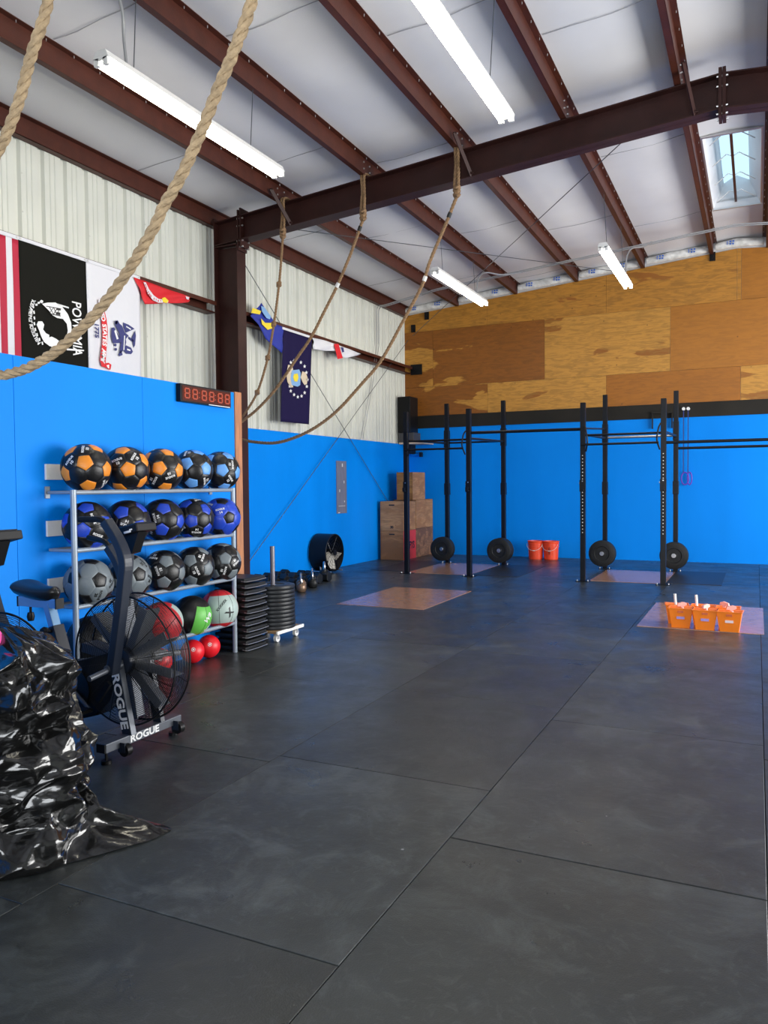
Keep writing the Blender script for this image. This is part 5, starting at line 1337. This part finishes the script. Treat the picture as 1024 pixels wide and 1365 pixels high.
    b = MB(); b.bx(-.90, -.57, -.028, .028, .765, .825); sl = b.build('seat_slider', M_['slider'], t, smooth=False, bevel=.004)
    b = MB(); b.bx(-.575, -.565, -.03, .03, .763, .827); b.bx(-.905, -.895, -.03, .03, .763, .827); b.build('slider_cap', M_['black'], sl, smooth=False)
    b = MB(); b.cyl((-.60, -.035, .63), (-.60, -.075, .64), .012, 10); b.lathe([(0, -.02), (.02, -.018), (.026, 0), (.02, .018), (0, .02)], 16, T(-.60, -.09, .64) @ rx(PI/2)); b.build('height_knob', M_['black'], t)
    b = MB(); b.cyl((-.82, -.0, .765), (-.82, -.0, .72), .008, 8); b.lathe([(0, -.03), (.018, -.026), (.024, 0), (.018, .026), (0, .03)], 16, T(-.82, 0, .70)); b.build('slider_knob', M_['black'], t)
    # saddle: wide at the back, narrow nose forward
    b = MB(); n, m = 22, 20; vs = []
    for i in range(n+1):
        u = i/n; x = -.905+.33*u; wd = .105*(1-u)**.75*(1 if u > .12 else (u/.12)**.4)+.022*(1 if u < .95 else (1-u)/.05*.8+.2)
        wd = max(.006, wd*(.35+.65*min(1, u/.10))); hh = .062*(min(1, u/.08))**.5*(1 if u < .92 else max(.25, (1-u)/.08)); zt = .885-.020*u+.02*(1-u)**2+(-.012)*math.sin(PI*u)
        for j in range(m):
            a = 2*PI*j/m; c, s_ = math.cos(a), math.sin(a)
            vs.append((x, wd*c*(1 if s_ > 0 else .92), zt+(hh*.55*s_ if s_ > 0 else hh*1.0*s_)))
    fs = [(i*m+j, i*m+(j+1) % m, (i+1)*m+(j+1) % m, (i+1)*m+j) for i in range(n) for j in range(m)]+[tuple(range(m)), tuple(n*m+j for j in range(m))[::-1]]
    b.add(vs, fs); sd = b.build('saddle', M_['saddle'], t, ang=70)
    b = MB(); b.tube([(-.80, -.03, .845), (-.74, -.025, .835), (-.66, -.02, .85)], .004, 6); b.tube([(-.80, .03, .845), (-.74, .025, .835), (-.66, .02, .85)], .004, 6); b.bx(-.75, -.71, -.03, .03, .822, .842); b.build('saddle_rail', M_['zinc'], sd)
    return t
air_bike((-3.26, 3.42, 0), 'black air bike with a caged fan wheel in front of the ball rack')
air_bike((-3.37, 2.60, 0), 'air bike mostly hidden behind the black plastic bag at the left edge')

# ------------------------------------------------------------------ plastic bag
rg = random.Random(11)
def bag_point(u, a):
    h = .90*u
    r = .455+.05*math.cos(2*a+.5)
    prof = 1.0-.13*u-max(0, (u-.80)/.20)**2.4*.55+.08*max(0, (.12-u)/.12)
    r *= prof-.09*math.exp(-((u-.60)/.06)**2)+.05*math.exp(-((u-.40)/.1)**2)
    ta = math.atan2(math.sin(a-.50), math.cos(a-.50)); low = max(0, 1-h/.20)
    r += .34*math.exp(-(ta/.30)**2)*low**1.5
    ta2 = math.atan2(math.sin(a+.9), math.cos(a+.9)); r += .07*math.exp(-(ta2/.8)**2)*low
    pleat = .022*(2*abs((a*4.2) % 1-.5)-.5)*low*2
    r += pleat
    return Vector((-3.02+r*math.cos(a), 2.30+r*.80*math.sin(a), h)), low
nr, nc = 14, 24; grid = []; vv = []
for i in range(nr+1):
    row = []
    for j in range(nc):
        u = min(1, max(0, (i+(rg.uniform(-.36, .36) if 0 < i < nr else 0))/nr)); a = 2*PI*(j+.5*(i % 2)+rg.uniform(-.34, .34))/nc+i*.05
        p, low = bag_point(u, a); k = rg.uniform(-.075, .06)*(1-.75*low); d = Vector((math.cos(a), math.sin(a), .2))
        p = p+d*k; p.z = max(.004, p.z+.02*math.sin(2*a+1)*max(0, u-.6)*2); row.append(len(vv)); vv.append(p)
    grid.append(row)
ctop = len(vv); vv.append(Vector((-3.02, 2.30, .91))); tris = []
for i in range(nr):
    for j in range(nc):
        a, b_, c, d = grid[i][j], grid[i][(j+1) % nc], grid[i+1][(j+1) % nc], grid[i+1][j]
        tris += [(a, b_, c), (a, c, d)] if (i % 2) else [(a, b_, d), (b_, c, d)]
for j in range(nc): tris.append((grid[nr][j], grid[nr][(j+1) % nc], ctop))
for lev, amp in ((0, .16), (1, .09)):
    mid = {}; nt = []
    def mp_(a, b_):
        k = (min(a, b_), max(a, b_))
        if k not in mid:
            p, q = vv[a], vv[b_]; L_ = (p-q).length; m = (p+q)/2; n_ = Vector((m.x+3.02, m.y-2.3, .15)); n_.normalize()
            # a crease keeps some edges sharp and straight, others buckle in or out
            w_ = rg.choice((0, -1, 1, .5, -.5))*amp*L_*(.4 if m.z < .02 else 1)
            m = m+n_*w_; m.z = max(.004, m.z+rg.uniform(-.05, .05)*L_); mid[k] = len(vv); vv.append(m)
        return mid[k]
    for a, b_, c in tris:
        x, y, z = mp_(a, b_), mp_(b_, c), mp_(c, a); nt += [(a, x, z), (x, b_, y), (z, y, c), (x, y, z)]
    tris = nt
bg = MB(); bg.add([tuple(p) for p in vv], tris); o = bg.build('plastic_bag', M_['bag'], ang=55)
sb = o.modifiers.new('soft', 'SUBSURF'); sb.levels = sb.render_levels = 2
tag(o, 'big crumpled glossy black plastic bag slumped on the floor at the left edge', 'bag')
p = P(8, 856, 1, 2.25)
b = MB(); pts = [Vector((p.x-.02+.01*math.sin(k), p.y-.02, p.z+.05-k*.025)) for k in range(6)]; b.tube(pts, [.006, .016, .02, .022, .02, .01], 10, ry=.006)
tag(b.build('ribbon', M_['pink']), 'small bright pink strip of fabric lying on the black plastic bag', 'ribbon')
